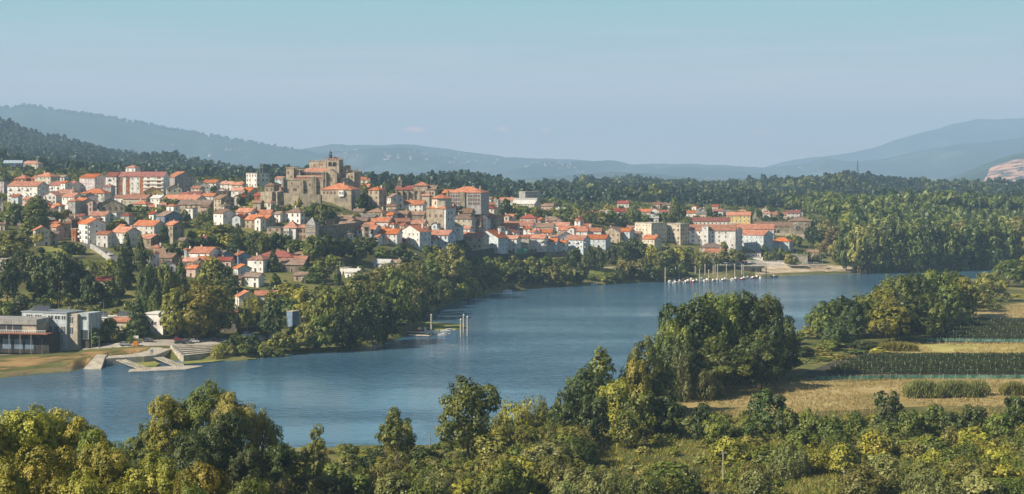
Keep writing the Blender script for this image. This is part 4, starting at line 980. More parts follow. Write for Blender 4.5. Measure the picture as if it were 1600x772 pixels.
# white church with octagonal drum
v=Site(682,350,925,-22,'white church with octagonal drum and orange roofs below the seminary','church','church')
v.box('wall',WM['w'],665,698,326,362,0,13)
b=MB(); b.box(v.u(665)-.02,v.u(694),-.25,-.01,v.h(360),v.h(327)); b.build('stone_front',M_st,v.e)
r0=(v.u(702)-v.u(666))/2; b=MB(); b.cyl((v.u(683),6.5,v.h(326)),(v.u(683),6.5,v.h(310)),r0*.92,r0*.92,8); b.build('drum',WM['c'],v.e)
b=MB(); b.cyl((v.u(683),6.5,v.h(310)),(v.u(683),6.5,v.h(303.5)),r0*1.06,.3,8); b.build('drum_roof',RM['o'],v.e,(0,0,.003))
b=MB(); b.frus(v.u(664),v.u(699),-.6,13.6,v.h(326),v.h(322.5),2.2); b.build('skirt_roof',RM['o'],v.e,(0,0,.004))
for q in (671,681,690): v.win(q,337,-.25,.9)
for yy in (333,343): v.win(0,yy,4,1.0,math.pi/2,x=v.u(698)); v.win(0,yy,8,1.0,math.pi/2,x=v.u(698))
v.win(680,317,6.5-r0*.86,1.0,mesh=WINB)
b=MB(); b.box(v.u(690)-.7,v.u(690)+.7,9,10.4,v.h(318),v.h(300)); b.cyl((v.u(690),9.7,v.h(300)),(v.u(690),9.7,v.h(295)),.8,.05,6); b.build('bell_turret',M_sd,v.e)
# seminary
v=Site(722,323,1000,-16,'long grey seminary building with orange hipped roof behind the old town','seminary','seminary')
v.box('wall',WM['g'],694,750,301,335,4,22); v.roof('H','o',694,750,301,4,22,3.6); v.box('wing',WM['g'],684,712,302,335,10,20); v.roof('R','o',682,712,302,9,20,2.0)
b=MB(); b.box(v.u(716),v.u(724),3.2,3.99,v.h(335),v.h(300)); b.build('entrance_bay',M_sd,v.e)
for yy in (306,312,318):
    for i in range(13): 
        q=697+i*4.1
        if 714<q<726: continue
        v.win(q,yy,4,.85)
for q in (715,742): c2=MB(); c2.box(-.5,.5,-.5,.5,0,2.6); c2.build('chimney',M_st,v.e,(v.u(q),13,v.h(297)))
# monastery at the right
v=Site(1222,366,1195,-7,'brown-roofed stone monastery with round-windowed church front','monastery','monastery')
v.box('wall',M_sd,1182,1236,354,375,2,14); v.roof('R','n',1180,1236,354,2,14,3.4)
b=MB(); xa,xb,xm=v.u(1235),v.u(1258),v.u(1246.5); ze,zt,zb=v.h(354),v.h(347),v.h(378)
b.add([(xa,-2,zb),(xb,-2,zb),(xb,-2,ze),(xm,-2,zt),(xa,-2,ze),(xa,12,zb),(xb,12,zb),(xb,12,ze),(xm,12,zt),(xa,12,ze)],[(0,1,2,3,4),(9,8,7,6,5),(0,4,9,5),(1,6,7,2),(2,7,8,3),(3,8,9,4)]); b.build('church_front',M_sd,v.e)
rose(v,1246.5,356,-2,1.9); b=MB(); b.box(v.u(1237),v.u(1256),-2.5,-2.01,v.h(376),v.h(366)); b.build('porch',M_st,v.e); arch(v,1246.5,368,375,-2.5,2.0)
v.box('rear_block',M_sd,1236,1268,346,375,12.05,26); v.roof('H','n',1234,1270,346,12,26,2.6)
for q in (1260,1264): v.win(q,352,12.05,1)
for q in (1188,1197): v.win(q,361,2,1.)
arch(v,1208,357,364,2,4.5); arch(v,1216,359,368,2,1.6)
b=MB(); b.box(v.u(1196),v.u(1235),1.2,1.99,v.h(375),v.h(364.5)); b.build('low_wall',M_st,v.e)
v=Site(1180,352,1260,-10,'stone bell tower with small dome left of the monastery','bell tower','bell_tower'); v.box('wall',M_sd,1176,1185,340,358,0,4.5); b=MB(); b.cyl((v.u(1180.5),2.2,v.h(340)),(v.u(1180.5),2.2,v.h(336)),2.0,1.4,8); b.cyl((v.u(1180.5),2.2,v.h(336)),(v.u(1180.5),2.2,v.h(331)),1.4,.05,8); b.build('dome',M_sd,v.e); arch(v,1180.5,342,348,0,1.4)
# ivy-clad ruin and aerials on the mauve flats
m=MB()
for px,top in ((402,258),(406,256),(410,257)):
    P0=ray(402,293); D=P0.y+6; k=D/F; m.cyl((ppx(px,D),D,zpx(271,D)),(ppx(px,D),D,zpx(top,D)),.16,.1,6); m.box(ppx(px,D)-.8,ppx(px,D)+.8,D-.2,D+.2,zpx(262,D),zpx(261,D))
tag(m.build('roof_aerial',M_metal),'cluster of phone masts on the mauve flats left of the cathedral','aerial')
D=1160; m=MB()
for a,b_ in ((0,1),(1,2),(2,3),(3,0)): pass
for sx_,sy_ in ((-1,-1),(1,-1),(1,1),(-1,1)): m.beam((sx_*1.4,sy_*1.4,0),(sx_*.3,sy_*.3,24),.28)
for z_ in range(0,24,3):
    w=1.4-1.1*z_/24; w2=1.4-1.1*(z_+3)/24; m.beam((-w,-w,z_),(w2,-w2,z_+3),.16); m.beam((w,-w,z_),(-w2,-w2,z_+3),.16)
D=2480; tag(m.build('radio_mast',M_iron,None,(ppx(1340,D),D,float(f_fr(np.array(1340.),np.array(D-10.)))+8)),'thin lattice radio mast on top of the wooded right-hand hill','radio mast')
# ------------------------------------------------------------------ waterfront, roads, fields
def G(px,py,z=0.0): D=(H-z)*F/(py-HOR); return Vector((ppx(px,D),D,z))
def strip(name,m,A,B,off=.05,n=60,k=6,kind='structure'):
    """ground-hugging sheet between two photo polylines (near edge, far edge)"""
    A=np.array(A,float); B=np.array(B,float); xs=np.linspace(0,1,n)
    def pts(Q):
        L_=[0]+list(np.cumsum(np.hypot(*np.diff(Q,axis=0).T))); L_=np.array(L_)/L_[-1]
        return [ray(float(np.interp(x,L_,Q[:,0])),float(np.interp(x,L_,Q[:,1]))) for x in xs]
    a=pts(A); b=pts(B); V=[]
    for j in range(k+1):
        for p,q in zip(a,b): w=p.lerp(q,j/k); V.append((w.x,w.y,float(Z(w.x,w.y))+off))
    ix=np.arange(len(V)).reshape(k+1,n); o=link(name,npmesh(name,V,np.stack([ix[:-1,:-1],ix[:-1,1:],ix[1:,1:],ix[1:,:-1]],-1).reshape(-1,4),True),m); tag(o,kind=kind); return o
M_pile=mat('pile_concrete',srgb('#7d756a'),srgb('#a39b8e'),scale=1.5,rough=.9,c3=srgb('#b7b0a3'))
M_road=mat('road',srgb('#8f887b'),srgb('#a59d90'),scale=.15,rough=.95,bump=.1,coord='World',c3=srgb('#b3ab9d'),detail=8)
M_asph=mat('asphalt',srgb('#5c5a57'),srgb('#6c6a66'),scale=.2,rough=.95,coord='World')
M_sand=mat('sand_gravel',srgb('#8f7d62'),srgb('#ab9a7e'),scale=.12,rough=1,bump=.3,coord='World',c3=srgb('#c2b49c'),detail=8)
M_dry=mat('dry_bank',srgb('#4f4f22'),srgb('#8a6f42'),scale=.09,rough=1,bump=.8,bscale=1.5,coord='World',c3=srgb('#9a7c50'),detail=9,lo=.38,hi=.62)
M_mead=mat('meadow',srgb('#4f5a24'),srgb('#6f7634'),scale=.08,rough=1,bump=.8,bscale=1.5,coord='World',c3=srgb('#8f8a48'),detail=9)
M_straw=mat('straw_field',srgb('#6f6a38'),srgb('#968352'),scale=.05,rough=1,bump=1.,bscale=1.2,coord='World',c3=srgb('#ab9969'),detail=10,lo=.34,hi=.6)
M_soil=mat('vine_soil',srgb('#2c2a1e'),srgb('#3c392a'),scale=.2,rough=1,bump=.8,coord='World',c3=srgb('#4b4632'),detail=8)
M_wgrass=mat('strip_grass',srgb('#8a8748'),srgb('#a39c5a'),scale=.1,rough=1,bump=1,bscale=1.2,coord='World',c3=srgb('#b5ad72'),detail=8)
M_mud=mat('mud',srgb('#5b5038'),srgb('#7b6c4c'),scale=.15,rough=.8,bump=.4,coord='World',c3=srgb('#6d7038'),detail=8)
strip('river_bank',M_mud,[(0,591),(60,585),(130,579)],[(0,584),(60,578),(130,572)],.06)
strip('river_bank',M_dry,[(0,583.5),(60,577.5),(132,571.5)],[(0,562),(60,557),(130,551),(150,549)],.05)
strip('river_bank',M_dry,[(130,572),(145,563),(163,557),(215,553.5)],[(150,549),(190,546),(238,542.5)],.05)
strip('road',M_road,[(-40,558),(0,555.5),(60,552),(130,547),(200,542.5),(240,541),(300,541),(345,539),(395,533),(440,527)],[(-40,548),(0,545),(60,542),(104,539),(140,538),(200,536),(240,532),(300,529),(345,530),(395,526),(440,520)],.09,90,8)
strip('road',M_asph,[(125,384),(140,388),(160,399),(185,415),(195,424)],[(128,378),(148,382),(168,392),(194,407),(204,415)],.25,60,4)
strip('lawn',M_mead,[(112,545),(140,541),(150,540.5)],[(118,539),(140,536.5),(152,536.5)],.16)
strip('meadow',M_mead,[(60,398),(100,402),(128,400)],[(70,380),(100,384),(128,386)],.15)
strip('meadow',M_wgrass,[(493,421),(520,419),(540,417)],[(500,411),(520,410),(536,409)],.2)
strip('path',M_sand,[(890,425),(930,421),(970,418),(1000,415)],[(890,423.4),(930,419.4),(970,416.4),(1000,413.5)],.15)
strip('lawn',M_mead,[(880,436),(920,432),(960,428),(1000,424)],[(885,426),(920,422.5),(960,419),(1000,416.5)],.12)
strip('lawn',M_mead,[(1040,428),(1080,427),(1120,425)],[(1040,419),(1080,418),(1120,417)],.12)
strip('lawn',M_mead,[(1160,417),(1180,417),(1200,416)],[(1150,403),(1180,404),(1198,406)],.12)
strip('quay',M_road,[(1085,418),(1120,416),(1160,413),(1195,417),(1240,418)],[(1085,409),(1120,408),(1160,407),(1195,408),(1240,409)],.2)
strip('beach',M_sand,[(1180,432),(1220,428.5),(1260,426.5),(1300,425.5),(1338,425.5)],[(1180,424),(1200,417),(1240,414),(1290,414),(1335,418)],.2)
# spit of low land by the mooring
m=MB(); top=[G(x,y,.45) for x,y in ((630,517),(645,514),(670,514),(700,514.5),(722,513),(729,510.5),(722,507),(700,505),(670,503),(640,500),(625,503))]; bot=[Vector((p.x,p.y,-1.5)) for p in top]; n=len(top); cc=sum(bot,Vector())/n
bot=[cc+(p-cc)*1.06 for p in bot]; bot=[Vector((p.x,p.y,-1.5)) for p in bot]
m.add(top+bot,[tuple(range(n))]+[(i,n+i,n+(i+1)%n,(i+1)%n) for i in range(n)]); tag(m.build('spit',M_mead),kind='structure')
# near-side fields
def flat(name,m,pts,z):
    b=MB(); P=[G(x,y,z) for x,y in pts]; b.add(P,[tuple(range(len(P)))]); return tag(b.build(name,m),kind='structure')
flat('field',M_straw,[(1030,655),(1140,648),(1300,642),(1460,634),(2200,640),(2200,588),(1460,590),(1330,597),(1200,600),(1090,606)],3.03)
flat('field',M_wgrass,[(1330,556),(2100,556),(2100,536),(1470,537),(1380,542)],3.034)
flat('field',M_straw,[(1480,501),(2000,501),(2000,470),(1590,474),(1530,485)],3.036)
flat('vineyard_soil',M_soil,[(1240,590),(1700,590),(1700,553.5),(1330,553.5)],3.045)
flat('vineyard_soil',M_soil,[(1430,537),(1700,537),(1700,499),(1520,499)],3.048)
# vineyards
def hedge_mesh(length,h,w,s,seed):
    r=np.random.default_rng(seed); n=int(length*h*2.4/(s*s)); P=np.stack([r.random(n)*length,(r.random(n)-.5)*w,.25+r.random(n)**.8*h],-1)
    P[:,2]+=fbm(P[:,0]*.35,P[:,1]*0+seed)*h*.5
    nn=unit(r.normal(size=(n,3))+np.array([0,-.3,.5])); t=unit(r.normal(size=(n,3))); b=unit(np.cross(nn,t)); t=np.cross(b,nn)
    return npmesh('vine_row',np.stack([P-t*s,P-b*s*.7,P+t*s,P+b*s*.7],1).reshape(-1,3),np.arange(n*4).reshape(-1,4),False,None,r.random(n).repeat(4)*.6)
pm=MB(); pm.box(-.055,.055,-.055,.055,-.2,1.9)
pm_=None; posts=[]; rows=[]
def vineyard(xl,y0,y1,n,which,xr=1690):
    global pm_
    d1=(H-3)*F/(y0-HOR); d0=(H-3)*F/(y1-HOR)
    for i in range(n):
        D=d0+(d1-d0)*(i+.5)/n; px0=xl(i/(n-1)); X0=ppx(px0,D); X1=ppx(xr,D); L_=X1-X0
        o=link('vine_row',hedge_mesh(L_,1.25,1.5,.2,70+i+50*which),None,None,(X0,D,3.0)); o.data.materials.append(L['d']); rows.append((o,which,i,n))
        st=6.3 if which==0 else 5.6; q=st*.5*(i%2)
        while q<L_:
            if pm_ is None: pm_=pm.build('vine_post',M_pile); o2=pm_
            else: o2=copyobj(pm_)
            o2.location=(X0+q+rng.normal()*.1,D-.5,3.0); o2.rotation_euler=(rng.normal()*.03,rng.normal()*.04,0); posts.append((o2,which,i)); q+=st
vineyard(lambda t:1290+t*60,556,586,9,0); vineyard(lambda t:1455+t*50,500.5,532,9,1)
for o,w,i,n in rows: tag(o,f"{['frontmost','second','third','fourth','fifth','sixth','seventh','eighth','rearmost'][i]} row of dark vines in the {'lower' if w==0 else 'upper'} vineyard",'vine row','vine rows')
for w in (0,1):
    for i in range(9):
        q=sorted([p for p in posts if p[1]==w and p[2]==i],key=lambda p:p[0].location.x)
        for j,p in enumerate(q): tag(p[0],f"pale post {('leftmost' if j==0 else f'{j+1} from left')} in {['front','second','third','fourth','fifth','sixth','seventh','eighth','rear'][i]} row, {'lower' if w==0 else 'upper'} vineyard",'post','vineyard posts')
M_net=mat('green_net',srgb('#3a5f50'),srgb('#4f7d69'),scale=.5,rough=.9,coord='World',c3=srgb('#7b9a88'))
def net(pts,h,label):
    e=empty('net_fence',G(*pts[0],3.0)); o0=e.location
    m=MB()
    for a,b_ in zip(pts[:-1],pts[1:]):
        A=G(*a,3.0)-o0; B=G(*b_,3.0)-o0; n=14
        for i in range(n):
            p=A.lerp(B,i/n); q=A.lerp(B,(i+1)/n); sg=.12*math.sin(i*2.1); m.add([p+Vector((0,0,.1)),q+Vector((0,0,.1)),q+Vector((0,-.1,h-.1)),p+Vector((0,-.1,h-.15+sg)),p+Vector((0,.05,.1)),q+Vector((0,.05,.1)),q+Vector((0,-.05,h-.1)),p+Vector((0,-.05,h-.15+sg))],[(0,1,2,3),(7,6,5,4),(3,2,6,7)])
            b2=MB(); b2.box(-.05,.05,-.05,.05,0,h+.3); b2.build('post',M_pile,e,p+Vector((0,-.12,0)))
    m.build('net',M_net,e); tag(e,label,'fence','green net fences')
net([(1275,594),(1400,592),(1660,592)],1.35,'long green net fence in front of the lower vineyard')
net([(1449,533),(1520,534),(1660,535)],1.3,'green net fence in front of the upper vineyard')
net([(1505,501),(1560,500.5),(1660,500)],.9,'far thin net fence behind the upper vineyard')
# ---- rowing club
v=Site(104,541,590,-20,'white and concrete two-storey rowing club with long windows and solar panels','club building','club_building')
W0=-v.k*84; 
b=MB(); b.box(W0,0,0,11,-2,v.h(490)); b.build('wall',WM['b'],v.e)
b=MB(); b.box(W0-.3,.3,-.3,11.3,v.h(490)+.003,v.h(489)+.15); b.build('roof',M_metal,v.e)
b=MB(); b.box(.01,4.2,1.0,10,-2,v.h(491)); b.build('stair_block',M_conc,v.e)
b=MB(); b.box(4.22,8.2,2.5,11,v.h(530),v.h(489.5)); b.build('end_block',WM['b'],v.e)
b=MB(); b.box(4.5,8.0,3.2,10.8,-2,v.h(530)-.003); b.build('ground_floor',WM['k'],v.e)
def bigwin(x0,x1,z0,z1,d,n,par,m1=M_white,ang=0):
    b=MB(); b.box(x0,x1,d-.04,d-.002,z0,z1,1)
    for i in range(n+1): x=x0+(x1-x0)*i/n; b.box(x-.06,x+.06,d-.10,d-.05,z0,z1)
    for z in (z0,z1): b.box(x0-.05,x1+.05,d-.12,d-.051,z-.07,z+.07)
    return b.build('window',[m1,M_glass],par)
for a,b_ in ((-18.6,-15.5),(-14.6,-11.2)): bigwin(a,b_,v.h(499),v.h(493),0,3,v.e)
for a,b_ in ((-8.6,-6.0),(-5.4,-2.9),(-2.3,-.3)): bigwin(a,b_,v.h(500),v.h(493.5),0,2,v.e)
for a,b_ in ((-10.2,-9.2),(-11.6,-10.5)): bigwin(a,b_,v.h(519),v.h(495),0,1,v.e)
for a,b_ in ((-8.6,-6.4),(-5.9,-3.5),(-2.7,-.4)): bigwin(a,b_,v.h(521),v.h(510),0,3,v.e)
bigwin(.6,2.4,v.h(506),v.h(495),1.0,2,v.e); bigwin(.6,2.4,v.h(523),v.h(511),1.0,2,v.e)
bigwin(5.2,7.2,v.h(499),v.h(495),2.5,1,v.e,M_iron); bigwin(4.8,7.8,v.h(529),v.h(516),2.5,3,v.e,M_iron)
for i in range(7):
    b=MB(); x=W0+2.3+i*1.05; b.add([(x,3,v.h(489)+.2),(x+.9,3,v.h(489)+.2),(x+.5,6,v.h(489)+1.9),(x-.4,6,v.h(489)+1.9),(x,3.06,v.h(489)+.15),(x+.9,3.06,v.h(489)+.15),(x+.5,6.06,v.h(489)+1.85),(x-.4,6.06,v.h(489)+1.85)],[(0,1,2,3),(7,6,5,4),(0,4,5,1),(1,5,6,2),(2,6,7,3),(3,7,4,0)]); b.build('solar_panel',M_glass,v.e)
b=MB(); b.cyl((-3,6,v.h(489)),(-3,6,v.h(489)+1.6),.25,.25,8); b.cyl((-3,6,v.h(489)+1.6),(-3,6,v.h(489)+1.8),.4,.4,8); b.build('vent_pipe',M_metal,v.e)
v=Site(40,543,583,-10,'low concrete boathouse wing with dark garage bays and terrace railing','boathouse','boathouse')
b=MB(); b.box(-22,4.4,0,12,v.h(519),v.h(507)); b.build('wall',M_conc,v.e); b=MB(); b.box(-22.3,4.8,-.6,12.3,v.h(507)+.003,v.h(499)); b.build('roof_slab',WM['g'],v.e)
for a,b_ in ((-21,-8.2),(-7.6,-5.6),(-5,-1.6)): bigwin(a,b_,v.h(518),v.h(508),0,4,v.e,M_iron)
b=MB(); b.box(-22,11,-4.5,-.01,v.h(520.5),v.h(519)); b.build('terrace_slab',mat('rust_edge',srgb('#7d4a36'),srgb('#93604a'),scale=1,rough=.9),v.e)
b=MB()
for i in range(44): x=-21.8+i*.74; b.box(x-.06,x+.06,-4.45,-4.35,v.h(519)+.003,v.h(519)+1.05)
b.box(-22,10.6,-4.5,-4.3,v.h(519)+1.05,v.h(519)+1.2); b.build('terrace_railing',M_white,v.e)
b=MB(); b.box(-22,10,-1,8,-2,v.h(520.5)-.003); b.build('lower_wall',WM['k'],v.e)  # concrete wall; the shade under the terrace is put into its dark colour
for x in (-19,-14,-9,-4.5,0,4.4):
    b=MB(); b.cyl((x,-4.2,-2),(x,-4.2,v.h(520.5)),.1,.1,8); b.build('column',M_conc,v.e)
for x in (-18.6,-13.6,-8.8,-4.1,.4): 
    b=MB(); b.box(x,x+3.4,-1.06,-1.005,-.5,3.3); b.build('garage_door',WM['B'],v.e)
# sheds with solar panels and the white shed
def shed(x0,x1,yt,yb,yaw,wc,rt,rc,label,panels=0,d=9):
    P=ray((x0+x1)/2,yb); s=Site((x0+x1)/2,yb,P.y,yaw,label,'shed','shed'); s.box('wall',WM[wc],x0,x1,yt,yb+8,0,d)
    if rt=='F': s.box('roof',M_white if rc=='w' else M_conc,x0-.5,x1+.5,yt-1.2,yt-.02,-.3,d+.3)
    else: s.roof(rt,rc,x0,x1,yt,0,d,1.2)
    for i in range(panels):
        b=MB(); q=s.u(x0+3)+i*1.15; z=s.h(yt-1.2)+.05; b.add([(q,2,z),(q+1,2,z),(q+1,3.4,z+1.7),(q,3.4,z+1.7),(q,2.06,z-.03),(q+1,2.06,z-.03),(q+1,3.46,z+1.67),(q,3.46,z+1.67)],[(0,1,2,3),(7,6,5,4),(0,4,5,1),(1,5,6,2),(2,6,7,3),(3,7,4,0)]); b.build('solar_panel',M_glass,s.e)
    s.win((x0+x1)/2-2,(yt+yb)/2,0,1,mesh=WIN); s.win((x0+x1)/2+4,(yt+yb)/2,0,1,mesh=WIN); return s
shed(136,172,497,514,-8,'w','F','w','long white flat shed with solar panels right of the rowing club',6)
shed(173,200,503,520,-8,'c','R','o','cream shed with red pitched roof behind the round shrubs',0,7)
shed(176,206,495.5,505,-8,'c','F','g','cream flat shed carrying solar panels above the red-roofed shed',6,6)
shed(222,256,491,520,-14,'w','F','w','tall white warehouse half hidden by the big plane trees',0,12)
shed(206,224,505,521,-10,'c','F','w','small pale annex left of the tall white warehouse',0,6)
s=Site(182,536,612,-5,'pale stone gateway wall behind the dark conifer','wall','gate_wall'); 
for q in (188,196,214): s.box('pillar',M_st,q,q+4,522,540,0,1)
s.box('wall',M_st,192,240,530,540,.3,.8)
# ---- slipway, ramps, stands
e=empty('slipway',G(148,577)); tag(e,'concrete slipway with wedge-shaped pier head on the left bank','slipway'); o0=e.location
def quad(name,m,pts,dz,par=e,o=o0):
    b=MB(); T=[p-o for p in pts]; B=[Vector((p.x,p.y,p.z-dz)) for p in T]; n=len(T); b.add(T+B,[tuple(range(n)),tuple(range(2*n-1,n-1,-1))]+[(i,n+i,n+(i+1)%n,(i+1)%n) for i in range(n)]); return b.build(name,m,par)
quad('pier_head',M_conc,[G(129,578,-.2),G(157,578.5,-.2),G(164,558,2.9),G(147,558.5,2.9)],2.0)
quad('pier_top',M_conc,[G(147,558.3,2.9),G(164,557.8,2.9),G(168,554,2.95),G(152,553.5,2.95)],3.5)
quad('walkway',M_conc,[G(150,557.5,2.5),G(166,560,2.5),G(225,557,2.6),G(238,552,2.8),G(232,548,2.9),G(205,553.5,2.7)],3.5)
quad('ramp',M_conc,[G(226,556.5,2.6),G(243,555,2.6),G(268,545,3.1),G(275,541,3.3),G(238,541,3.3),G(230,548,2.9)],3.5)
quad('lower_quay',M_conc,[G(200,581,.25),G(290,577,.25),G(318,571.5,.3),G(285,571,.3),G(232,574,.3),G(203,577,.3)],1.6)
for A,B,w in (((184,562.5,2.4),(222,577.5,.35),1.1),((193,562,2.4),(231,576,.35),1.1),((243,558.5,2.4),(277,573,.35),1.1),((251,558,2.4),(286,571.5,.35),1.1)):
    b=MB(); a=G(*A)-o0; c_=G(*B)-o0; d=(c_-a); n=12; sd_=Vector((d.y,-d.x,0)).normalized()*.55
    b.beam(a+sd_,c_+sd_,.22,.28); b.beam(a-sd_,c_-sd_,.22,.28)
    for i in range(1,n): p=a.lerp(c_,i/n); b.beam(p+sd_*.8,p-sd_*.8,.3,.12)
    b.build('gangway',M_conc,e)
quad('inner_bank',M_mead,[G(206,572,.4),G(243,572,.4),G(250,568,.6),G(238,563,.6),G(215,563,.6)],1.5)
e=empty('concrete_stands',G(310,562)); tag(e,'stepped concrete stands facing the river right of the slipway','stands'); o0=e.location
A=G(266,539,4.4); B=G(343,537.5,4.4); C_=G(287,557,2.0); Dd=G(357,549.5,2.0)
for i in range(6):
    t0,t1=i/6,(i+1)/6; z=4.4-2.4*t0
    P_=[A.lerp(C_,t1),B.lerp(Dd,t1),B.lerp(Dd,t0),A.lerp(C_,t0)]; P_=[Vector((p.x,p.y,z)) for p in P_]; quad('step',M_conc,P_,3.5+.01*i,e,o0)
b=MB(); pa=C_-o0; pb=Dd-o0; b.add([pa+Vector((0,-.3,0)),pb+Vector((0,-.3,0)),pb+Vector((0,-.3,-3)),pa+Vector((0,-.3,-3)),pa+Vector((0,0,0)),pb,pb+Vector((0,0,-3)),pa+Vector((0,0,-3))],[(3,2,1,0),(4,5,6,7),(0,1,5,4),(0,4,7,3),(1,2,6,5)]); b.build('front_wall',M_conc,e)
b=MB()
for i in range(9): p=A.lerp(C_,i/8)-o0; z=4.4-2.4*i/8-o0.z; b.beam((p.x-.3,p.y,z-.3),(p.x-.3,p.y,z+1.1),.1)
p,q=A-o0,C_-o0; b.beam((p.x-.3,p.y,5.45-o0.z),(q.x-.3,q.y,3.05-o0.z),.1); b.build('side_railing',M_metal,e)
quadb=MB(); quadb.add([G(286,569,.25),G(330,565.5,.25),G(362,561,.25),G(400,561,.3),G(400,552,.3),G(350,553,.3),G(286,562,.3)],[(0,1,2,3,4,5,6)]); tag(quadb.build('river_bank',M_mead),kind='structure')
def rail(pts,label,h=1.1,zoff=0):
    W=[ray(x,y) for x,y in pts]; o=W[0].copy(); m=MB()
    for a,b_ in zip(W[:-1],W[1:]):
        n=max(2,int((b_-a).length/2.2))
        for i in range(n): p=a.lerp(b_,i/n)-o; m.beam(p-Vector((0,0,.3)),p+Vector((0,0,h)),.14)
        for z in (h,h*.5): m.beam(a-o+Vector((0,0,z)),b_-o+Vector((0,0,z)),.12,.12)
    tag(m.build('railing',M_white,None,o),label,'railing')
rail([(343,541),(365,538),(392,534),(420,530)],'white riverside railing below the white van')
# ---- lamp posts, poles
def lamp_post(px,yt,yb,label,arm=True,D=None,cat='lamp post',group='lamp posts and poles'):
    P=ray(px,yb) if D is None else Vector((ppx(px,D),D,float(Z(ppx(px,D),D)))); h=(yb-yt)*P.y/F if D is None else zpx(yt,D)-P.z
    e=empty('lamp_post' if arm else 'utility_pole',P); tag(e,label,cat,group)
    m=MB(); m.cyl((0,0,-.3),(0,0,h),.13 if arm else .16,.07 if arm else .11,8); m.build('pole',M_metal if arm else M_conc,e)
    if arm:
        m=MB(); m.beam((0,0,h-.05),(-1.1,0,h+.12),.08); m.build('arm',M_metal,e); m=MB(); m.frus(-1.75,-1.05,-.17,.17,h+.0,h+.18,.05); m.build('lamp_head',M_metal,e)
    else: m=MB(); m.box(-.5,.5,-.05,.05,h-.45,h-.33); m.build('crossarm',M_conc,e)
lamp_post(672,677,722,'tall lamp post on the near bank against the open river',D=372)
lamp_post(1130,705,746,'wooden pole in the bottom meadow',False,D=332,cat='pole'); lamp_post(1319,734,776,'pale pole rising from the lower right scrub',False,D=318,cat='pole')
lamp_post(66,527,553,'lamp post in front of the boathouse bays'); lamp_post(143,505,548,'tall lamp post right of the rowing club'); lamp_post(155,526,548,'short lamp post beside the round shrubs')
lamp_post(162,474,512,'floodlight mast behind the white flat shed'); lamp_post(211,517,537,'lamp post beside the dark conifer'); lamp_post(231,478,500,'thin mast above the white warehouse',False,cat='pole')
lamp_post(371,455,486,'utility pole beside the long orange-roofed house',False,cat='pole'); lamp_post(365,485,508,'pole next to the small grey hut',False,cat='pole'); lamp_post(387,513,530,'lamp post behind the white van')
lamp_post(531,408,430,'utility pole left of the lower white houses',False,cat='pole'); lamp_post(135,378,392,'lamp post at the top of the curving road'); lamp_post(147,386,400,'lamp post halfway down the curving road'); lamp_post(182,400,418,'lamp post at the bottom of the curving road')
lamp_post(1217,397,420,'tall lamp post on the boat quay'); lamp_post(1285,396,417,'lamp post at the right end of the boat quay'); lamp_post(1163,398,414,'lamp post beside the marina car park')
lamp_post(1216,712,730,'short pole in the lower right scrub',False,D=345,cat='pole')
# ---- mooring piles
M_pile=mat('pile_concrete',srgb('#7d756a'),srgb('#a39b8e'),scale=1.5,rough=.9,c3=srgb('#b7b0a3'))
M_pile2=mat('pile_dark',srgb('#3a3430'),srgb('#4d453e'),scale=1.5,rough=.9)
def pile(px,yt,yb,words,dark=False,r=.36):
    P=G(px,yb,0); h=(yb-yt)*P.y/F; m=MB(); m.cyl((0,0,-2),(0,0,h),r,r,10); m.cyl((0,0,h),(0,0,h+.35),r*1.15,.05,10,1); o=m.build('mooring_pile',[M_pile2 if dark else M_pile,M_white],None,P); tag(o,words,'mooring pile','mooring piles'); return o
for x,a,b_,w in ((622,488,515,'leftmost concrete pile at the small mooring'),(630,494,518,'second concrete pile at the small mooring'),(674,492,524,'tall pile at the end of the small dock'),(720,499,526,'left pile of the three standing free in the river'),(724.5,492,519,'middle pile of the three standing free in the river'),(730.5,495,524,'right pile of the three standing free in the river')): pile(x,a,b_,w,r=.36)
mar=[(130,260,400),(238,255,372),(340,250,340),(443,245,350),(488,280,408),(545,225,352),(583,280,385),(630,240,350),(650,230,345),(676,225,375),(768,225,372),(810,230,310),(855,220,358),(928,220,345),(943,230,355),(1008,235,325),(1027,240,330),(1088,240,325),(1180,250,352)]
for i,(x,a,b_) in enumerate(mar): pile(1020+x/6.667,380+a/6.667,380+min(b_,398)/6.667+2,f"{'dark' if x>1000 else 'pale'} marina pile, {['leftmost','second','third','fourth','fifth','sixth','seventh','eighth','ninth','tenth','eleventh','twelfth','thirteenth','fourteenth','fifteenth','sixteenth','seventeenth','eighteenth','rightmost'][i]} of the nineteen from left",x>1000,.33)
# ---- docks
def dock(A,B,w,label,z=.45):
    a=G(*A,z); b_=G(*B,z); m=MB(); m.beam((0,0,0),b_-a,w,.35); n=int((b_-a).length/4)
    for i in range(n+1): p=(b_-a)*(i/max(n,1)); m.cyl(p+Vector((0,0,-1.2)),p+Vector((0,0,-.1)),.35,.35,8)
    tag(m.build('dock',M_conc,None,a),label,'dock')
dock((614,517),(674,521),3.0,'small floating dock by the wooded spit'); dock((640,523),(672,524.5),1.6,'outer finger of the small floating dock')
dock((1040,437.5),(1200,431.5),2.4,'long marina pontoon in front of the far bank'); dock((1060,440.5),(1150,436.5),1.8,'outer marina pontoon nearest the camera'); dock((1150,431),(1150,424),1.6,'gangway joining the marina pontoon to the bank')
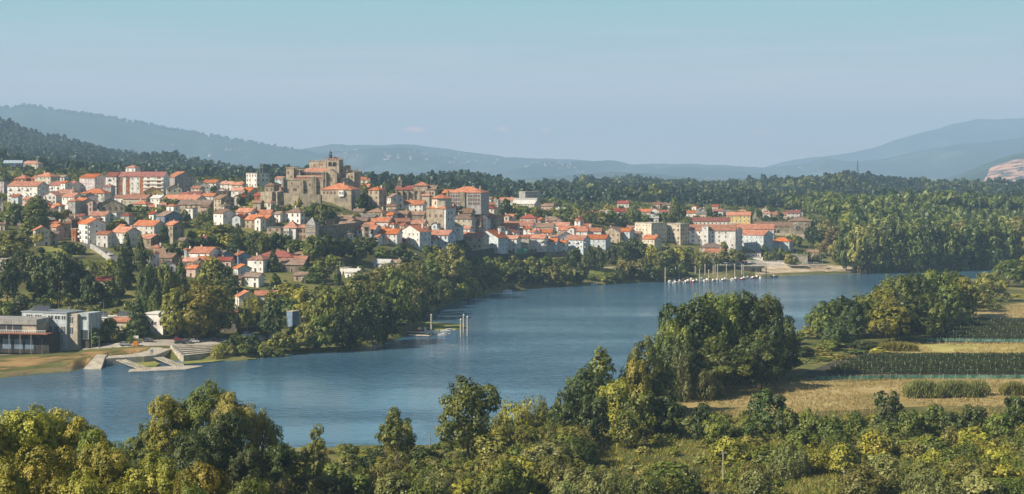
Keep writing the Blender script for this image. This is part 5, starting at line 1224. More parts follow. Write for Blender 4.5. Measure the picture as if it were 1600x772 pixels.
# ---- boats
M_hull=mat('boat_hull',srgb('#dcd9d3'),rough=.35); M_deck=mat('boat_deck',srgb('#b9b3a6'),rough=.7); M_blue=mat('boat_blue',srgb('#3c6a86'),rough=.5); M_redp=mat('boat_red',srgb('#a4402c'),rough=.5)
def boat_meshes(L_=6.2,Wd=2.2):
    m=MB(); st=[(-.5,.44,.0),(-.25,.5,.0),(.1,.48,.02),(.35,.3,.12),(.5,.02,.25)]; ring=[]
    for t,w,r_ in st: x=t*L_; y=w*Wd; ring.append([(x,-y,.75+r_),(x,-y*.75,-.05),(x,0,-.3+r_*.6),(x,y*.75,-.05),(x,y,.75+r_)])
    for a,b_ in zip(ring[:-1],ring[1:]):
        base=len(m.v); m.v+=a+b_; m.f+=[(base+i,base+5+i,base+6+i,base+1+i) for i in range(4)]; m.m+=[0]*4
    m.add(ring[0],[(0,1,2,3,4)]); hull=m
    d=MB(); top=[(r[0][0],r[0][1]*.9,r[0][2]-.12) for r in ring]+[(r[4][0],r[4][1]*.9,r[4][2]-.12) for r in ring[::-1]]; d.add(top,[tuple(range(10))])
    c_=MB(); c_.frus(-.12*L_,.22*L_,-.30*Wd,.30*Wd,.62,1.35,.18); c_.box(-.10*L_,.16*L_,-.27*Wd,.27*Wd,1.351,1.42)
    w=MB(); w.frus(-.06*L_,.205*L_,-.305*Wd,.305*Wd,1.0,1.22,.05)
    o=MB(); o.box(-.5*L_-.35,-.5*L_-.01,-.22,.22,.5,1.15); o.box(-.5*L_-.28,-.5*L_-.12,-.08,.08,-.4,.499)
    return hull,d,c_,w,o
def boat(px,py,heading,label,sc=1.0,D=None,col=None,mast=False,grp='boats'):
    P=G(px,py,0); e=empty('boat',P,heading); tag(e,label,'boat',grp)
    hs=boat_meshes(6.2*sc,2.2*sc)
    for n,m,mt in zip(('hull','deck','cabin','windscreen','outboard_motor'),hs,(col or M_hull,M_deck,M_hull,M_glass,M_iron)): m.build(n,mt,e)
    if mast: m=MB(); m.cyl((.3,0,1),(.3,0,1+mast),.06,.04,6); m.beam((.3,0,1.9),(-2.4*sc,0,1.9),.1); m.build('mast',M_metal,e)
    return e
boat(700,518.5,.05,'white motorboat with open cockpit moored off the wooded spit',1.15); boat(694,524.5,.08,'smaller white boat just nearer than the cabin boat by the dock',.9)
boat(655,517,.3,'red and white dinghy pulled up on the small dock',.7,col=M_redp); boat(664,516,1.4,'pale skiff lying beside the red dinghy on the dock',.7)
r_=np.random.default_rng(12); bs=[]
for i in range(30):
    px=1046+i*4.9+r_.normal()*1.2; py=441.2-(px-1046)*.047+[0,-2.6,1.6][i%3]*(.8 if px<1160 else .4); sc=.8+.35*r_.random()
    col=[M_hull,M_hull,M_hull,M_blue,M_redp,M_deck][int(r_.integers(0,6))]
    e=boat(px,py,1.3+r_.normal()*.35,'x',sc,col=col,mast=(6+3*r_.random() if i in(3,17,24) else False),grp='boats moored at the marina'); bs.append((e,px,col,i in(3,17,24)))
cw={M_hull.name:'white',M_blue.name:'blue-hulled',M_redp.name:'red-hulled',M_deck.name:'beige'}
for i,(e,px,col,ms) in enumerate(sorted(bs,key=lambda q:q[1])): e['label']=f"{cw[col.name]} {'masted ' if ms else ''}boat at the marina pontoons, {'leftmost' if i==0 else 'rightmost' if i==29 else 'number '+str(i+1)+' from left'} of thirty"
boat(1322,423.5,.1,'white cabin yacht with mast moored at the right end of the quay',1.6,mast=8); boat(1328,426,.2,'small white boat in front of the cabin yacht',.9); boat(1240,425,.3,'small pale boat drawn up on the sandy slip',.9)
boat(793,455.5,.2,'tiny white boat under the trees of the central far bank',.9); boat(928,445,.2,'little white boat near the far bank path',.7); boat(1210,433,.2,'dark low boat at the right end of the pontoon',.9,col=M_pile2)
m=MB(); 
for i in range(7): m.frus(-3+i*.8,-1.8+i*.8,-.6-.2*math.sin(i),.6,-.5,.12+.1*math.sin(i*2),.3)
tag(m.build('rock',M_sd,None,G(705,539.5)),'flat dark rock breaking the surface of the river','rock')
# quay structures on the right
def qbox(x0,x1,yt,yb,m,label,name='quay_wall',cat='wall',d=6,z=None):
    P=ray((x0+x1)/2,yb); s=Site((x0+x1)/2,yb,P.y,0,label,cat,name); b=MB(); b.box(s.u(x0),s.u(x1),0,d,-3,s.h(yt)); b.build('wall',m,s.e); b=MB(); b.box(s.u(x0)-.2,s.u(x1)+.2,-.2,d+.2,s.h(yt)+.003,s.h(yt)+.3); b.build('coping',M_conc,s.e)
qbox(1128,1190,416,422,WM['k'],'dark quay wall behind the marina piles'); qbox(1236,1262,415.5,420,WM['k'],'dark boat-shed openings under the right quay'); qbox(1264,1292,414.5,420.5,WM['t'],'tan stone quay block at the right end')
qbox(1194,1240,408.5,413,WM['w'],'low white wall along the back of the boat quay'); qbox(1237,1262,399,409,M_conc,'open concrete pavilion behind the boat quay','pavilion','pavilion'); qbox(1155,1192,402,404,WM['w'],'long white parapet above the green slope')
e=empty('slip_ramp',ray(1285,415)); tag(e,'pale concrete ramp running down to the water on the right quay','ramp'); quad('ramp',M_conc,[G(1296,423.5,.4),G(1306,422.8,.4),G(1275,411.5,4),G(1262,411.5,4)],2,e,e.location.copy())
m=MB(); m.box(-3,3,-1.5,1.5,0,3.2); tag(m.build('tarpaulin',mat('tarp_green',srgb('#3f9a78'),rough=.6),None,ray(815,397)),'bright green tarpaulin shelter under the central terrace','tarpaulin')
# ---- cars
def car_mesh():
    prof=[(-2.1,.35),(-2.12,.78),(-1.75,.95),(-1.35,1.0),(.75,.98),(1.9,.82),(2.1,.6),(2.08,.35)]
    b=MB(); n=len(prof); b.add([(x,-.85,z) for x,z in prof]+[(x,.85,z) for x,z in prof],[tuple(range(n)),tuple(range(2*n-1,n-1,-1))]+[(i,n+i,n+(i+1)%n,(i+1)%n) for i in range(n)][::1])
    g=MB(); g.add([(-1.75,-.78,.96),(1.0,-.78,.98),(.35,-.66,1.42),(-1.3,-.66,1.42),(-1.75,.78,.96),(1.0,.78,.98),(.35,.66,1.42),(-1.3,.66,1.42)],[(0,1,2,3),(7,6,5,4),(1,5,6,2),(0,3,7,4)])
    r_=MB(); r_.frus(-1.32,.37,-.67,.67,1.42,1.48,.06)
    w=MB(); w.cyl((0,-.1,0),(0,.1,0),.33,.33,12); w.cyl((0,-.12,0),(0,-.101,0),.18,.18,10,1); return b,g,r_,w
paints={k:mat('paint_'+k,srgb(c_),rough=.3,spec=.5) for k,c_ in dict(white='#dcdad6',silver='#9a9da0',grey='#5b5e62',black='#1f2124',red='#8e2a22',blue='#2f4a6b').items()}
M_tyre=mat('tyre',(.02,.02,.02),rough=.9); CARP={}
def car(px,py,col,yaw,label,van=False,z=None):
    P=ray(px,py) if z is None else G(px,py,z); P.z+=.12
    e=empty('parked_van' if van else 'parked_car',P,yaw); tag(e,label,'van' if van else 'car','parked vehicles')
    key=(col,van)
    if key not in CARP:
        b,g,r_,w=car_mesh(); t=empty('tmp'); parts=[b.build('body',paints[col],t),g.build('windows',M_glass,t),r_.build('roof',paints[col],t)]; wm=w.build('wheel',[M_tyre,M_metal],t)
        CARP[key]=([p.data for p in parts],wm.data)
        for p in parts+[wm,t]: bpy.data.objects.remove(p)
    ds,wd=CARP[key]; s=(1.25,1.1,1.5) if van else (1,1,1)
    for n_,d in zip(('body','windows','roof'),ds): o=link(n_,d,None,e); o.scale=s
    for x,y,f in ((-1.3,-.8,1),(1.3,-.8,1),(-1.3,.8,-1),(1.3,.8,-1)): o=link('wheel',wd,None,e,(x*s[0],y*s[1],.33)); o.scale=(1,f,1)
car(195,541,'silver',.05,'silver car on the riverside road beside the orange bin'); car(231,534.5,'grey',.05,'grey car in tree shade behind the orange bin'); car(279,533,'red',.2,'red car behind the dark cars above the stands')
car(281,538,'black',.25,'leftmost dark car parked above the stands'); car(291.5,537.5,'grey',.25,'grey car between the dark and the white car'); car(303,536.5,'white',.2,'white car parked at the right of the row above the stands')
car(335,534,'black',.1,'dark car parked alone right of the stands'); car(363,530.5,'black',.1,'dark car left of the silver car by the railing'); car(373,529.5,'silver',.1,'silver car next to the white van'); car(387,527.5,'white',.1,'white van parked by the riverside wall',True)
car(160,395,'silver',-.9,'silver car higher on the curving road'); car(172,399.5,'white',-.9,'white car lower on the curving road'); car(187,390,'grey',-.2,'grey car by the houses beside the curving road')
car(583,437,'white',.1,'white car outside the lower white houses'); car(505,449,'grey',.1,'grey car parked in the gardens below the villa')
for i,(x,cl) in enumerate(zip((1128,1133,1139,1156,1160.5,1165.5,1170,1175),('white','silver','grey','white','red','red','white','silver'))): car(x,412.5-(i>2)*.8,cl,1.5,f"{cl} car in the marina car park, {['leftmost','second','third','fourth','fifth','sixth','seventh','rightmost'][i]} of eight")
for i,(x,cl) in enumerate(((1258,'white'),(1266,'grey'),(1275,'silver'))): car(x,413,cl,.1,f"{cl} car on the right quay above the stone block")
# orange bin
e=empty('waste_container',ray(212,541)+Vector((0,0,.1))); tag(e,'orange waste container on the riverside road','waste container'); m=MB(); m.frus(-.9,.9,-.6,.6,0,1.35,-.08); m.build('body',mat('bin_orange',srgb('#c87a1e'),rough=.5),e); m=MB(); m.frus(-1,1,-.7,.7,1.352,1.75,.3); m.build('lid',mat('bin_lid',srgb('#a5661c'),rough=.5),e)
e=empty('notice_board',ray(212,533)); tag(e,'small white notice board on two posts by the lamp post','notice board'); m=MB(); m.box(-1.1,1.1,-.06,.06,1,2.1); m.build('panel',M_white,e)
for x in (-1,1): m=MB(); m.cyl((x,.1,-.2),(x,.1,1.6),.06,.06,6); m.build('post',M_metal,e)
# two people at the head of the slipway
def person(P,yaw,label,top,leg):
    e=empty('person',P,yaw); tag(e,label,'person')
    vs=[(0,0,.95),(0,0,1.2),(0,0,1.42),(0,0,1.55),(0,0,1.68),(-.2,0,1.4),(-.26,.03,1.12),(-.24,.1,.88),(.2,0,1.4),(.26,.03,1.12),(.24,.1,.88),(-.1,0,.9),(-.11,.03,.48),(-.12,0,.05),(-.12,.14,.03),(.1,0,.9),(.12,-.04,.48),(.13,-.08,.05),(.13,.06,.03)]
    ed=[(0,1),(1,2),(2,3),(3,4),(2,5),(5,6),(6,7),(2,8),(8,9),(9,10),(0,11),(11,12),(12,13),(13,14),(0,15),(15,16),(16,17),(17,18)]
    rd=[.15,.14,.16,.06,.11,.07,.05,.035,.07,.05,.035,.09,.065,.045,.04,.09,.065,.045,.04]
    me=bpy.data.meshes.new('body'); me.from_pydata(vs,ed,[]); o=link('body',me,[top],e); sk_=o.modifiers.new('s','SKIN'); 
    for v_,r__ in zip(me.skin_vertices[0].data if me.skin_vertices else [],rd): v_.radius=(r__,r__*.8)
    if not me.skin_vertices:
        pass
    sb=o.modifiers.new('b','SUBSURF'); sb.levels=1; sb.render_levels=1
    m=MB(); m.cyl((0,.02,1.70),(0,.01,1.8),.1,.06,8); m.build('hair',M_iron,e)
    return e
person(G(236,553.5,2.85),.4,'left one of two people in dark clothes at the slipway head',paints['black'],None); person(G(238.5,553,2.85),-.5,'right one of two people in dark clothes at the slipway head',paints['blue'],None)
# ---- far villages
M_spk=mat('far_house',srgb('#b3a89b'),rough=.9)
def speck_mesh():
    m=MB(); m.box(-6,6,-5,5,-3,6,0); m.add([(-6.5,-5.5,6),(6.5,-5.5,6),(6.5,5.5,6),(-6.5,5.5,6),(-6,0,9),(6,0,9)],[(0,1,5,4),(2,3,4,5),(1,2,5),(3,0,4)],1); return m
clusters=[((500,560),(234,247),26,f_m2,9300),((600,700),(236,252),30,f_m2,9000),((700,780),(242,258),22,f_m2,8800),((820,900),(252,264),26,f_m2,8700),((440,470),(229,236),5,f_l1,6900),((260,400),(228,247),16,f_l1,6200),((1040,1110),(278,284),14,None,5200),((1180,1300),(262,276),12,f_m4,8200),((900,1010),(270,280),16,f_m2,7800)]
r_=np.random.default_rng(31); sp=[]
for (xa,xb),(ya,yb),n,f,D0 in clusters:
    for i in range(n):
        px=xa+(xb-xa)*r_.random(); py=ya+(yb-ya)*r_.random()
        ff=f or (lambda p,Y:np.maximum(Z(ppx(p,Y),Y),0))
        Ds_=np.arange(4000,15500,30.0); zz=ff(np.full_like(Ds_,px),Ds_); zr=H-(py-HOR)*Ds_/F; k=np.nonzero(zz>=zr)[0]
        if not len(k): continue
        D=Ds_[k[0]]; sp.append((ppx(px,D),D,float(zz[k[0]]),px,py))
big=MB(); base=speck_mesh()
for x,y,z,px,py in sp:
    a=r_.random()*3; s=.6+.9*r_.random()**2; ca,sa=math.cos(a)*s,math.sin(a)*s
    vs=[(x+v[0]*ca*1.3-v[1]*sa,y+v[0]*sa*1.3+v[1]*ca,z+v[2]*s) for v in base.v]; b0=len(big.v); big.v+=vs; big.f+=[tuple(b0+i for i in f_) for f_ in base.f]; big.m+=base.m
tag(big.build('village',[M_spk,RM['o']]),'scattered pale houses of far villages on the hazy mountainsides','village',None,'stuff')
# ------------------------------------------------------------------ trees and bushes, far bank: px, foot y, height px, width px
FAR='''
20 408 46 64 broad o
34 442 52 42 broad d
12 478 74 46 broad d
58 472 76 50 broad d
92 482 84 52 broad d
122 476 70 44 broad d
142 484 56 40 broad d
4 512 44 44 broad g
76 452 54 40 broad g
106 446 44 38 broad o
30 500 40 40 broad d
66 505 40 44 broad d
168 470 34 30 broad g
168 434 30 28 broad y
178 432 26 22 broad o
108 398 24 36 broad d
60 350 42 44 broad o
52 358 44 50 broad g
75 352 30 36 broad d
30 356 38 44 broad d
22 345 24 30 broad g
14 352 30 28 broad g
44 372 26 30 broad g
58 384 24 26 broad y
100 344 22 24 broad y
88 346 22 26 broad g
72 342 20 24 broad g
198 440 78 36 cone d
219 424 60 28 cone d
190 452 72 34 cone d
214 527 66 42 cone d
233 502 96 46 tall d
228 470 50 34 spire g
243 508 52 26 broad g
262 488 76 42 broad g
283 470 66 34 cone d
255 452 40 30 broad o
276 532 78 60 broad y
316 530 90 92 broad y
300 532 70 60 broad g
340 528 76 60 broad g
352 512 52 44 broad y
334 456 56 54 broad y
350 458 44 40 broad g
362 470 40 40 broad d
318 452 34 30 broad g
151 541 30 36 broad g
141 541 18 24 bush y
163 533 36 44 broad g
178 536 24 18 broad y
426 532 66 46 broad d
410 528 44 30 broad d
394 506 50 42 willow y
382 512 36 26 bush g
440 552 34 34 broad g
462 550 30 34 broad o
456 534 26 22 broad d
362 556 20 22 bush o
340 560 22 26 willow y
378 553 20 26 bush g
396 552 18 24 bush g
412 556 22 26 bush o
432 558 20 28 bush g
350 546 16 20 bush g
480 550 44 50 broad o
500 551 60 56 broad g
528 550 64 60 broad d
556 547 76 62 broad d
582 545 84 66 broad d
604 536 74 52 broad d
600 520 60 50 broad g
520 515 66 58 broad g
492 508 34 40 broad o
548 505 64 56 broad g
574 500 60 56 broad o
600 494 54 54 broad g
626 502 66 52 broad g
645 508 60 40 broad o
656 502 44 30 broad g
560 470 46 50 broad g
588 462 40 44 broad o
612 466 44 46 broad g
636 470 48 46 broad g
655 474 46 42 broad o
668 486 46 34 broad d
684 482 44 34 broad d
696 476 40 32 broad g
706 446 62 58 broad o
728 452 46 40 broad d
718 476 30 32 broad g
738 471 34 36 willow y
750 464 30 28 broad d
672 448 42 40 broad g
690 432 30 34 willow o
650 440 36 44 willow o
630 436 30 42 willow o
604 432 24 36 willow o
590 452 24 32 broad g
676 420 26 28 broad g
640 416 24 30 broad d
625 406 26 30 broad d
574 396 36 44 broad d
560 408 28 34 broad g
596 404 22 26 broad g
668 400 18 18 broad g
682 404 20 18 broad g
512 408 50 60 broad d
535 404 44 54 broad d
494 412 46 46 broad g
560 388 24 30 broad g
486 408 34 32 broad y
522 424 26 30 broad g
442 396 40 46 broad d
460 400 34 40 broad g
478 402 30 32 broad g
430 398 46 34 broad d
412 402 50 36 tall g
398 400 54 34 tall d
384 396 44 34 broad g
368 398 52 36 cone d
372 380 40 26 cone d
356 392 32 36 broad y
342 390 30 36 broad g
326 392 30 36 broad g
310 396 36 36 broad d
298 398 34 34 broad d
288 404 34 30 broad g
278 400 30 30 broad d
270 406 30 28 broad d
318 378 24 34 broad y
340 370 26 34 broad o
356 368 24 30 broad o
328 362 24 28 willow g
314 360 40 30 willow g
326 346 30 26 willow g
302 376 22 26 broad g
256 380 42 22 cone d
290 350 30 20 broad d
262 330 28 28 broad g
272 330 26 28 broad g
252 336 22 22 broad g
203 332 18 16 broad d
214 334 20 18 broad g
226 336 20 20 broad g
240 340 20 20 broad y
200 350 14 20 bush g
230 352 16 24 bush g
214 348 16 20 bush o
186 356 20 28 broad g
176 360 16 22 broad d
430 462 36 36 cone d
427 424 36 26 cone d
430 480 26 36 broad o
450 470 32 40 bush y
470 478 34 44 bush y
490 480 30 40 bush g
446 492 32 42 bush g
474 496 30 38 bush y
505 484 40 44 broad g
486 442 20 28 bush g
500 420 18 24 bush g
528 446 34 14 spire d
506 440 24 30 broad d
480 428 14 26 bush g
494 425 14 26 bush g
550 452 24 26 bush g
512 462 16 20 bush y
576 470 26 30 bush y
388 412 14 18 bush g
402 438 12 16 bush g
350 404 16 18 bush g
465 330 26 18 broad y
450 335 22 20 broad o
478 346 30 30 broad g
490 342 36 26 broad g
502 350 44 26 tall g
512 346 30 22 broad g
518 350 28 22 broad d
430 338 24 20 broad d
440 340 22 22 broad d
420 350 16 18 broad d
480 303 14 5 spire d
568 322 42 26 spire g
580 330 16 20 bush g
561 330 30 20 broad d
610 337 14 12 bush y
556 340 12 18 bush g
595 326 14 18 bush d
390 318 20 6 spire d
376 322 18 16 broad d
370 312 14 14 broad d
350 312 12 14 bush g
396 324 14 14 bush y
789 340 30 28 broad d
806 333 18 26 bush y
820 336 18 26 bush g
834 338 18 26 bush y
848 340 18 26 bush g
864 342 20 26 bush y
880 346 22 26 broad g
890 350 26 26 broad g
904 352 26 28 broad o
918 354 24 26 broad d
930 350 20 24 broad g
944 352 22 26 broad g
958 352 24 24 broad g
972 356 26 22 broad d
984 352 30 20 tall g
996 350 26 18 tall d
950 338 20 16 broad y
925 345 18 20 broad d
1010 352 18 24 broad g
1026 350 18 22 broad d
1040 346 16 20 broad g
1054 350 44 20 tall g
1064 348 24 20 broad d
1050 352 22 20 broad g
1072 356 18 22 broad g
1090 352 16 18 broad d
1108 340 16 14 broad d
1172 350 26 6 spire d
1220 348 18 12 broad d
1186 342 14 16 broad d
1160 340 12 14 broad g
770 350 16 12 spire d
868 370 10 14 bush g
700 392 18 14 broad g
716 394 16 12 bush o
724 384 12 14 bush g
890 380 10 14 bush g
856 358 10 12 bush g
640 362 10 12 bush g
740 425 26 30 broad g
760 428 28 32 broad g
748 440 28 32 broad o
770 446 32 34 broad o
776 426 26 30 broad g
790 438 30 32 broad g
800 424 26 28 broad o
812 440 30 32 broad d
826 428 28 30 broad o
836 444 32 34 broad g
850 430 30 32 broad g
860 446 32 34 broad o
872 432 30 30 broad d
884 444 34 30 broad g
896 420 34 28 broad d
910 446 36 24 broad d
922 422 40 20 tall d
936 424 42 22 tall d
950 442 20 30 bush g
962 442 24 26 broad d
974 438 34 30 broad o
986 436 22 24 broad d
1000 438 36 32 broad o
1012 440 36 34 broad d
1024 440 38 34 broad o
974 408 38 24 tall d
992 406 36 28 broad d
1004 408 30 26 broad d
956 412 32 24 tall d
1022 416 34 28 broad y
1034 428 36 30 broad o
1044 418 32 28 broad g
1056 418 32 32 broad y
1072 416 30 30 broad g
1086 424 34 32 willow o
1100 420 30 30 willow o
1112 422 30 28 willow g
1128 418 28 26 broad o
1146 413 26 26 broad p
1158 412 18 18 broad o
1046 434 22 26 bush d
1064 430 20 26 bush g
1090 404 12 14 broad g
1130 398 22 18 broad g
1086 376 18 20 broad g
1200 410 18 16 broad g
1208 408 20 14 broad d
1219 406 22 14 cone g
1228 408 18 16 broad g
1196 400 18 14 broad d
1234 417 22 22 broad o
1250 406 14 14 broad d
1244 385 14 18 broad g
1268 382 30 24 broad d
1276 372 34 24 broad d
1262 408 16 16 broad g
1276 410 14 16 broad g
1290 400 30 22 broad b
1300 382 30 26 broad b
1288 376 34 26 broad o
1312 370 24 26 broad g
1330 366 24 28 broad o
1322 424 60 40 broad g
1340 428 70 50 broad o
1366 430 76 52 tall g
1394 430 78 54 broad d
1422 431 76 52 tall g
1450 431 78 54 broad d
1480 431 78 56 tall g
1510 430 76 56 broad d
1540 430 74 56 broad g
1568 428 76 56 tall g
1598 428 74 60 broad o
1352 400 50 48 broad o
1382 398 48 50 broad o
1412 396 48 50 broad g
1442 396 46 50 broad o
1474 394 46 50 broad g
1506 392 46 54 broad o
1536 390 44 54 broad g
1586 388 50 56 broad o
1306 414 40 30 broad o
1350 430 30 24 willow b
1500 430 16 30 willow p
1470 432 12 26 bush o
'''
for ln in FAR.strip().splitlines():
    q=ln.split(); a=list(map(float,q[:4])); k_=.78 if (60<a[0]<600 and 325<a[1]<412 and q[4]!='spire') else 1.0
    tree(a[0],a[1],a[2]*k_,a[3]*(k_*.5+.5),q[4],q[5])
# ---- near bank: px, y of the top, distance, width px
NEAR='''
1052 488 470 80 tall g
1080 464 482 112 broad d
1104 450 488 120 tall g
1134 443 494 126 tall g
1166 444 498 126 tall d
1192 452 500 110 tall g
1214 474 494 76 broad d
1066 525 458 80 tall d
1120 530 465 110 broad g
1190 520 474 100 broad d
1062 545 450 44 willow p
1100 570 452 44 willow p
1012 530 425 70 broad g
990 552 418 60 tall y
1040 568 430 50 broad g
940 540 415 100 cone g
918 572 408 70 broad d
962 590 392 66 broad y
1000 606 385 70 broad g
930 618 380 60 broad d
1040 616 388 66 broad d
980 640 372 60 broad g
884 602 400 48 tall d
876 634 372 56 broad d
836 612 392 60 willow o
804 618 386 60 willow y
780 640 370 46 willow o
860 660 350 56 willow o
731 590 352 112 broad g
620 640 322 66 broad g
490 646 298 66 sparse o
410 634 296 88 tall y
322 598 290 112 broad g
270 614 288 92 broad y
364 614 284 84 broad o
236 652 292 84 broad g
345 640 272 110 broad d
300 668 262 120 broad d
440 690 270 60 broad d
392 690 262 70 broad d
20 634 196 150 broad y
96 642 204 140 broad y
160 690 190 96 broad y
-40 640 190 130 broad y
50 636 198 130 broad y
128 652 200 90 broad y
150 672 196 100 broad g
60 690 172 150 broad y
-10 700 160 140 broad y
130 730 165 130 broad y
240 702 182 130 broad y
320 716 176 120 broad y
200 750 160 120 broad y
290 755 158 130 broad g
380 745 172 90 broad g
1100 632 378 54 broad d
1120 645 372 50 broad g
1200 610 392 68 broad d
1230 640 372 50 broad g
1262 632 372 66 bush g
1300 640 368 60 bush g
1340 642 380 44 broad g
1386 611 396 56 broad d
1420 640 380 50 broad g
1455 630 384 52 broad g
1488 640 380 50 broad d
1524 632 388 54 broad d
1560 642 384 50 broad g
1592 616 392 60 broad d
1260 508 620 36 broad o
1240 518 600 40 broad g
1290 468 618 66 tall g
1316 458 622 70 tall d
1346 456 626 74 tall g
1302 500 590 44 tall d
1280 540 575 40 willow o
1330 490 596 56 broad d
1372 448 632 76 tall y
1400 424 650 84 tall g
1430 418 668 84 tall d
1462 416 690 84 tall g
1492 420 712 80 tall g
1390 470 604 80 broad y
1420 462 618 84 broad d
1450 456 640 60 tall g
1476 450 660 56 broad g
1506 436 700 50 broad y
1526 446 740 50 broad o
1548 424 800 56 broad o
1500 478 676 40 willow p
1540 462 760 60 willow p
1575 404 900 54 broad g
1600 402 920 60 broad g
1560 450 800 50 willow p
1590 460 830 60 willow y
1372 540 572 34 bush y
1350 530 580 50 broad d
1250 560 545 70 willow p
1230 556 520 50 broad d
1262 566 540 40 bush d
1640 615 392 70 broad g
1690 620 380 66 broad d
1740 612 400 70 broad o
1660 640 360 60 bush g
1720 650 350 60 bush o
1650 400 900 70 broad g
1700 405 880 70 tall g
1680 455 820 50 broad y
1278 556 548 46 bush g
1300 548 560 50 bush o
1318 552 552 40 willow o
1336 545 566 40 broad d
1290 530 580 46 broad g
1250 540 560 50 broad d
1312 528 590 50 broad g
'''
for ln in NEAR.strip().splitlines():
    q=ln.split(); px,yt,D,w=map(float,q[:4]); X=ppx(px,D); zb=float(Z(X,D)); hp=(zpx(yt,D)-zb)*F/D
    tree(px,0,hp,w,q[4],q[5],D=D,near=(D<400))
# scrub of the near bank: willows and bushes in bands
r_=np.random.default_rng(44)
def band(n,xa,xb,ya,yb,h0,h1,kinds,cols,seed,skip=None):
    r=np.random.default_rng(seed); P=[]
    tries=0
    while len(P)<n and tries<4000:
        tries+=1; x=xa+(xb-xa)*r.random(); y=ya+(yb-ya)*r.random()
        if skip and skip(x,y): continue
        if any(abs(x-a)<22*.8 and abs(y-b)<8 for a,b in P): continue
        P.append((x,y))
    for x,y in P:
        h=h0+(h1-h0)*r.random(); w=h*(1.0+.5*r.random()); yb_=y+h*.55
        D=(H-3)*F/(yb_-HOR); 
        if D<262: D=262+r.random()*10
        tree(x,0,h*340/D*.95,w,kinds[int(r.integers(0,len(kinds)))],cols[int(r.integers(0,len(cols)))],D=D)
band(22,760,900,690,790,52,80,('willow','bush','willow','broad'),('o','o','g','y','p','g'),11)
band(26,450,770,738,800,46,66,('willow','bush','willow','broad'),('o','o','g','y','p','g'),1)
band(22,545,775,704,722,20,34,('bush','willow','bush'),('g','o','d'),12)
band(14,650,900,655,700,40,60,('willow','willow','bush'),('o','y','g'),2,lambda x,y:x<775)
band(16,880,1090,690,790,40,70,('willow','willow','bush'),('o','p','g'),3,lambda x,y:x>930 and 695<y<742)
band(44,1140,1620,672,760,36,58,('willow','bush','broad','bush'),('g','o','g','p','y'),4,lambda x,y:1200<x<1330 and y>725)
band(14,1620,1800,680,780,44,66,('bush','willow'),('o','g'),7)
band(12,1330,1620,735,790,50,76,('willow','bush'),('o','p','g'),5)
band(10,1150,1600,655,672,24,36,('bush','bush'),('g','o','d'),6)
# ---- giant cane clumps
def cane(name,P,w,d,h,n,seed,label,col='p'):
    r=np.random.default_rng(seed); B=np.stack([(r.random(n)-.5)*w,(r.random(n)-.5)*d,r.random(n)**.6*h*.8],-1); env=1-(np.abs(B[:,0])/(w/2))**3; B[:,2]*=.4+.6*env
    t=unit(np.stack([r.normal(size=n)*.35,r.normal(size=n)*.3,1+0*B[:,0]],-1)); b=unit(np.cross(t,r.normal(size=(n,3)))); L_=(.7+.9*r.random(n))[:,None]; s=.11
    V=np.stack([B-b*s,B+b*s,B+t*L_+b*s*.1,B+t*L_-b*s*.1],1).reshape(-1,3); me=npmesh(name,V,np.arange(4*n).reshape(-1,4),False,None,r.random(n).repeat(4)); me.materials.append(L[col])
    tag(link(name,me,None,None,P),label,'cane','giant cane clumps')
cane('cane_clump',G(1442,622,3),11,4,5.6,5200,1,'pale cane clump in the straw field, left one of the pair'); cane('cane_clump',G(1492,621,3),13,4,5.2,5200,2,'pale cane clump in the straw field, broad middle one'); cane('cane_clump',G(1530,618,3),6,3.5,4.6,2200,3,'small pale cane clump at the right of the straw field group')
cane('cane_clump',G(1095,622,3),13,6,7.5,6000,4,'grey-green cane thicket at the foot of the great poplars'); cane('cane_clump',G(1585,618,3),8,4,4.0,2600,5,'low cane fringe at the right edge of the straw field','o')
cane('cane_clump',G(1400,549,3),16,5,3.5,3000,6,'low cane fringe at the left of the upper grass strip','y')
# ---- palms
def palm(px,yb,h,label):
    P=ray(px,yb); k=P.y/F; Hh=h*k; e=empty('palm_tree',P-Vector((0,0,.3))); tag(e,label,'palm tree','palm trees'); m=MB()
    m.cyl((0,0,0),(.1,0,Hh*.62),.42,.36,9); m.cyl((.1,0,Hh*.62),(.1,0,Hh*.68),.5,.45,9); m.build('trunk',M_bark,e); r=np.random.default_rng(int(px)); V=[];n=0
    for i in range(46):
        a=r.random()*6.283; el=1.1-1.7*r.random(); L_=Hh*.42*(.85+.3*r.random()); p=Vector((.1,0,Hh*.68)); prev=p
        for s in range(7):
            t=el-s*.27; q=prev+Vector((math.cos(a)*math.cos(t),math.sin(a)*math.cos(t),math.sin(t)))*L_/7; sd_=Vector((-math.sin(a),math.cos(a),0)); w=.75*math.sin(math.pi*(s+.8)/8.3)
            for sg in (-1,1):
                for u_ in (0,.5): 
                    c_=prev.lerp(q,u_); V+=[c_,c_+(q-prev)*.42,c_+(q-prev)*.75+sd_*sg*w-Vector((0,0,.35*w)),c_+(q-prev)*.6+sd_*sg*w-Vector((0,0,.35*w))]
            prev=q
    V=np.array([tuple(v) for v in V]); me=npmesh('fronds',V,np.arange(len(V)).reshape(-1,4),False,None,r.random(len(V)//4).repeat(4)*.7); me.materials.append(L['g']); link('fronds',me,None,e)
palm(148,446,50,'spreading palm tree beside the red-roofed garden house'); palm(227,424,44,'palm tree between the dark conifers and brown roofs')
house(151,177,438.5,447,'R','c','r',-8,words='small house with red roof beside the spreading palm')
house(-4,16,406,440,'F','c','w',-10,words='old cream house with battlement finials at the left edge')
tree(629,378,9,10,'bush','r',words='crimson-flowered')
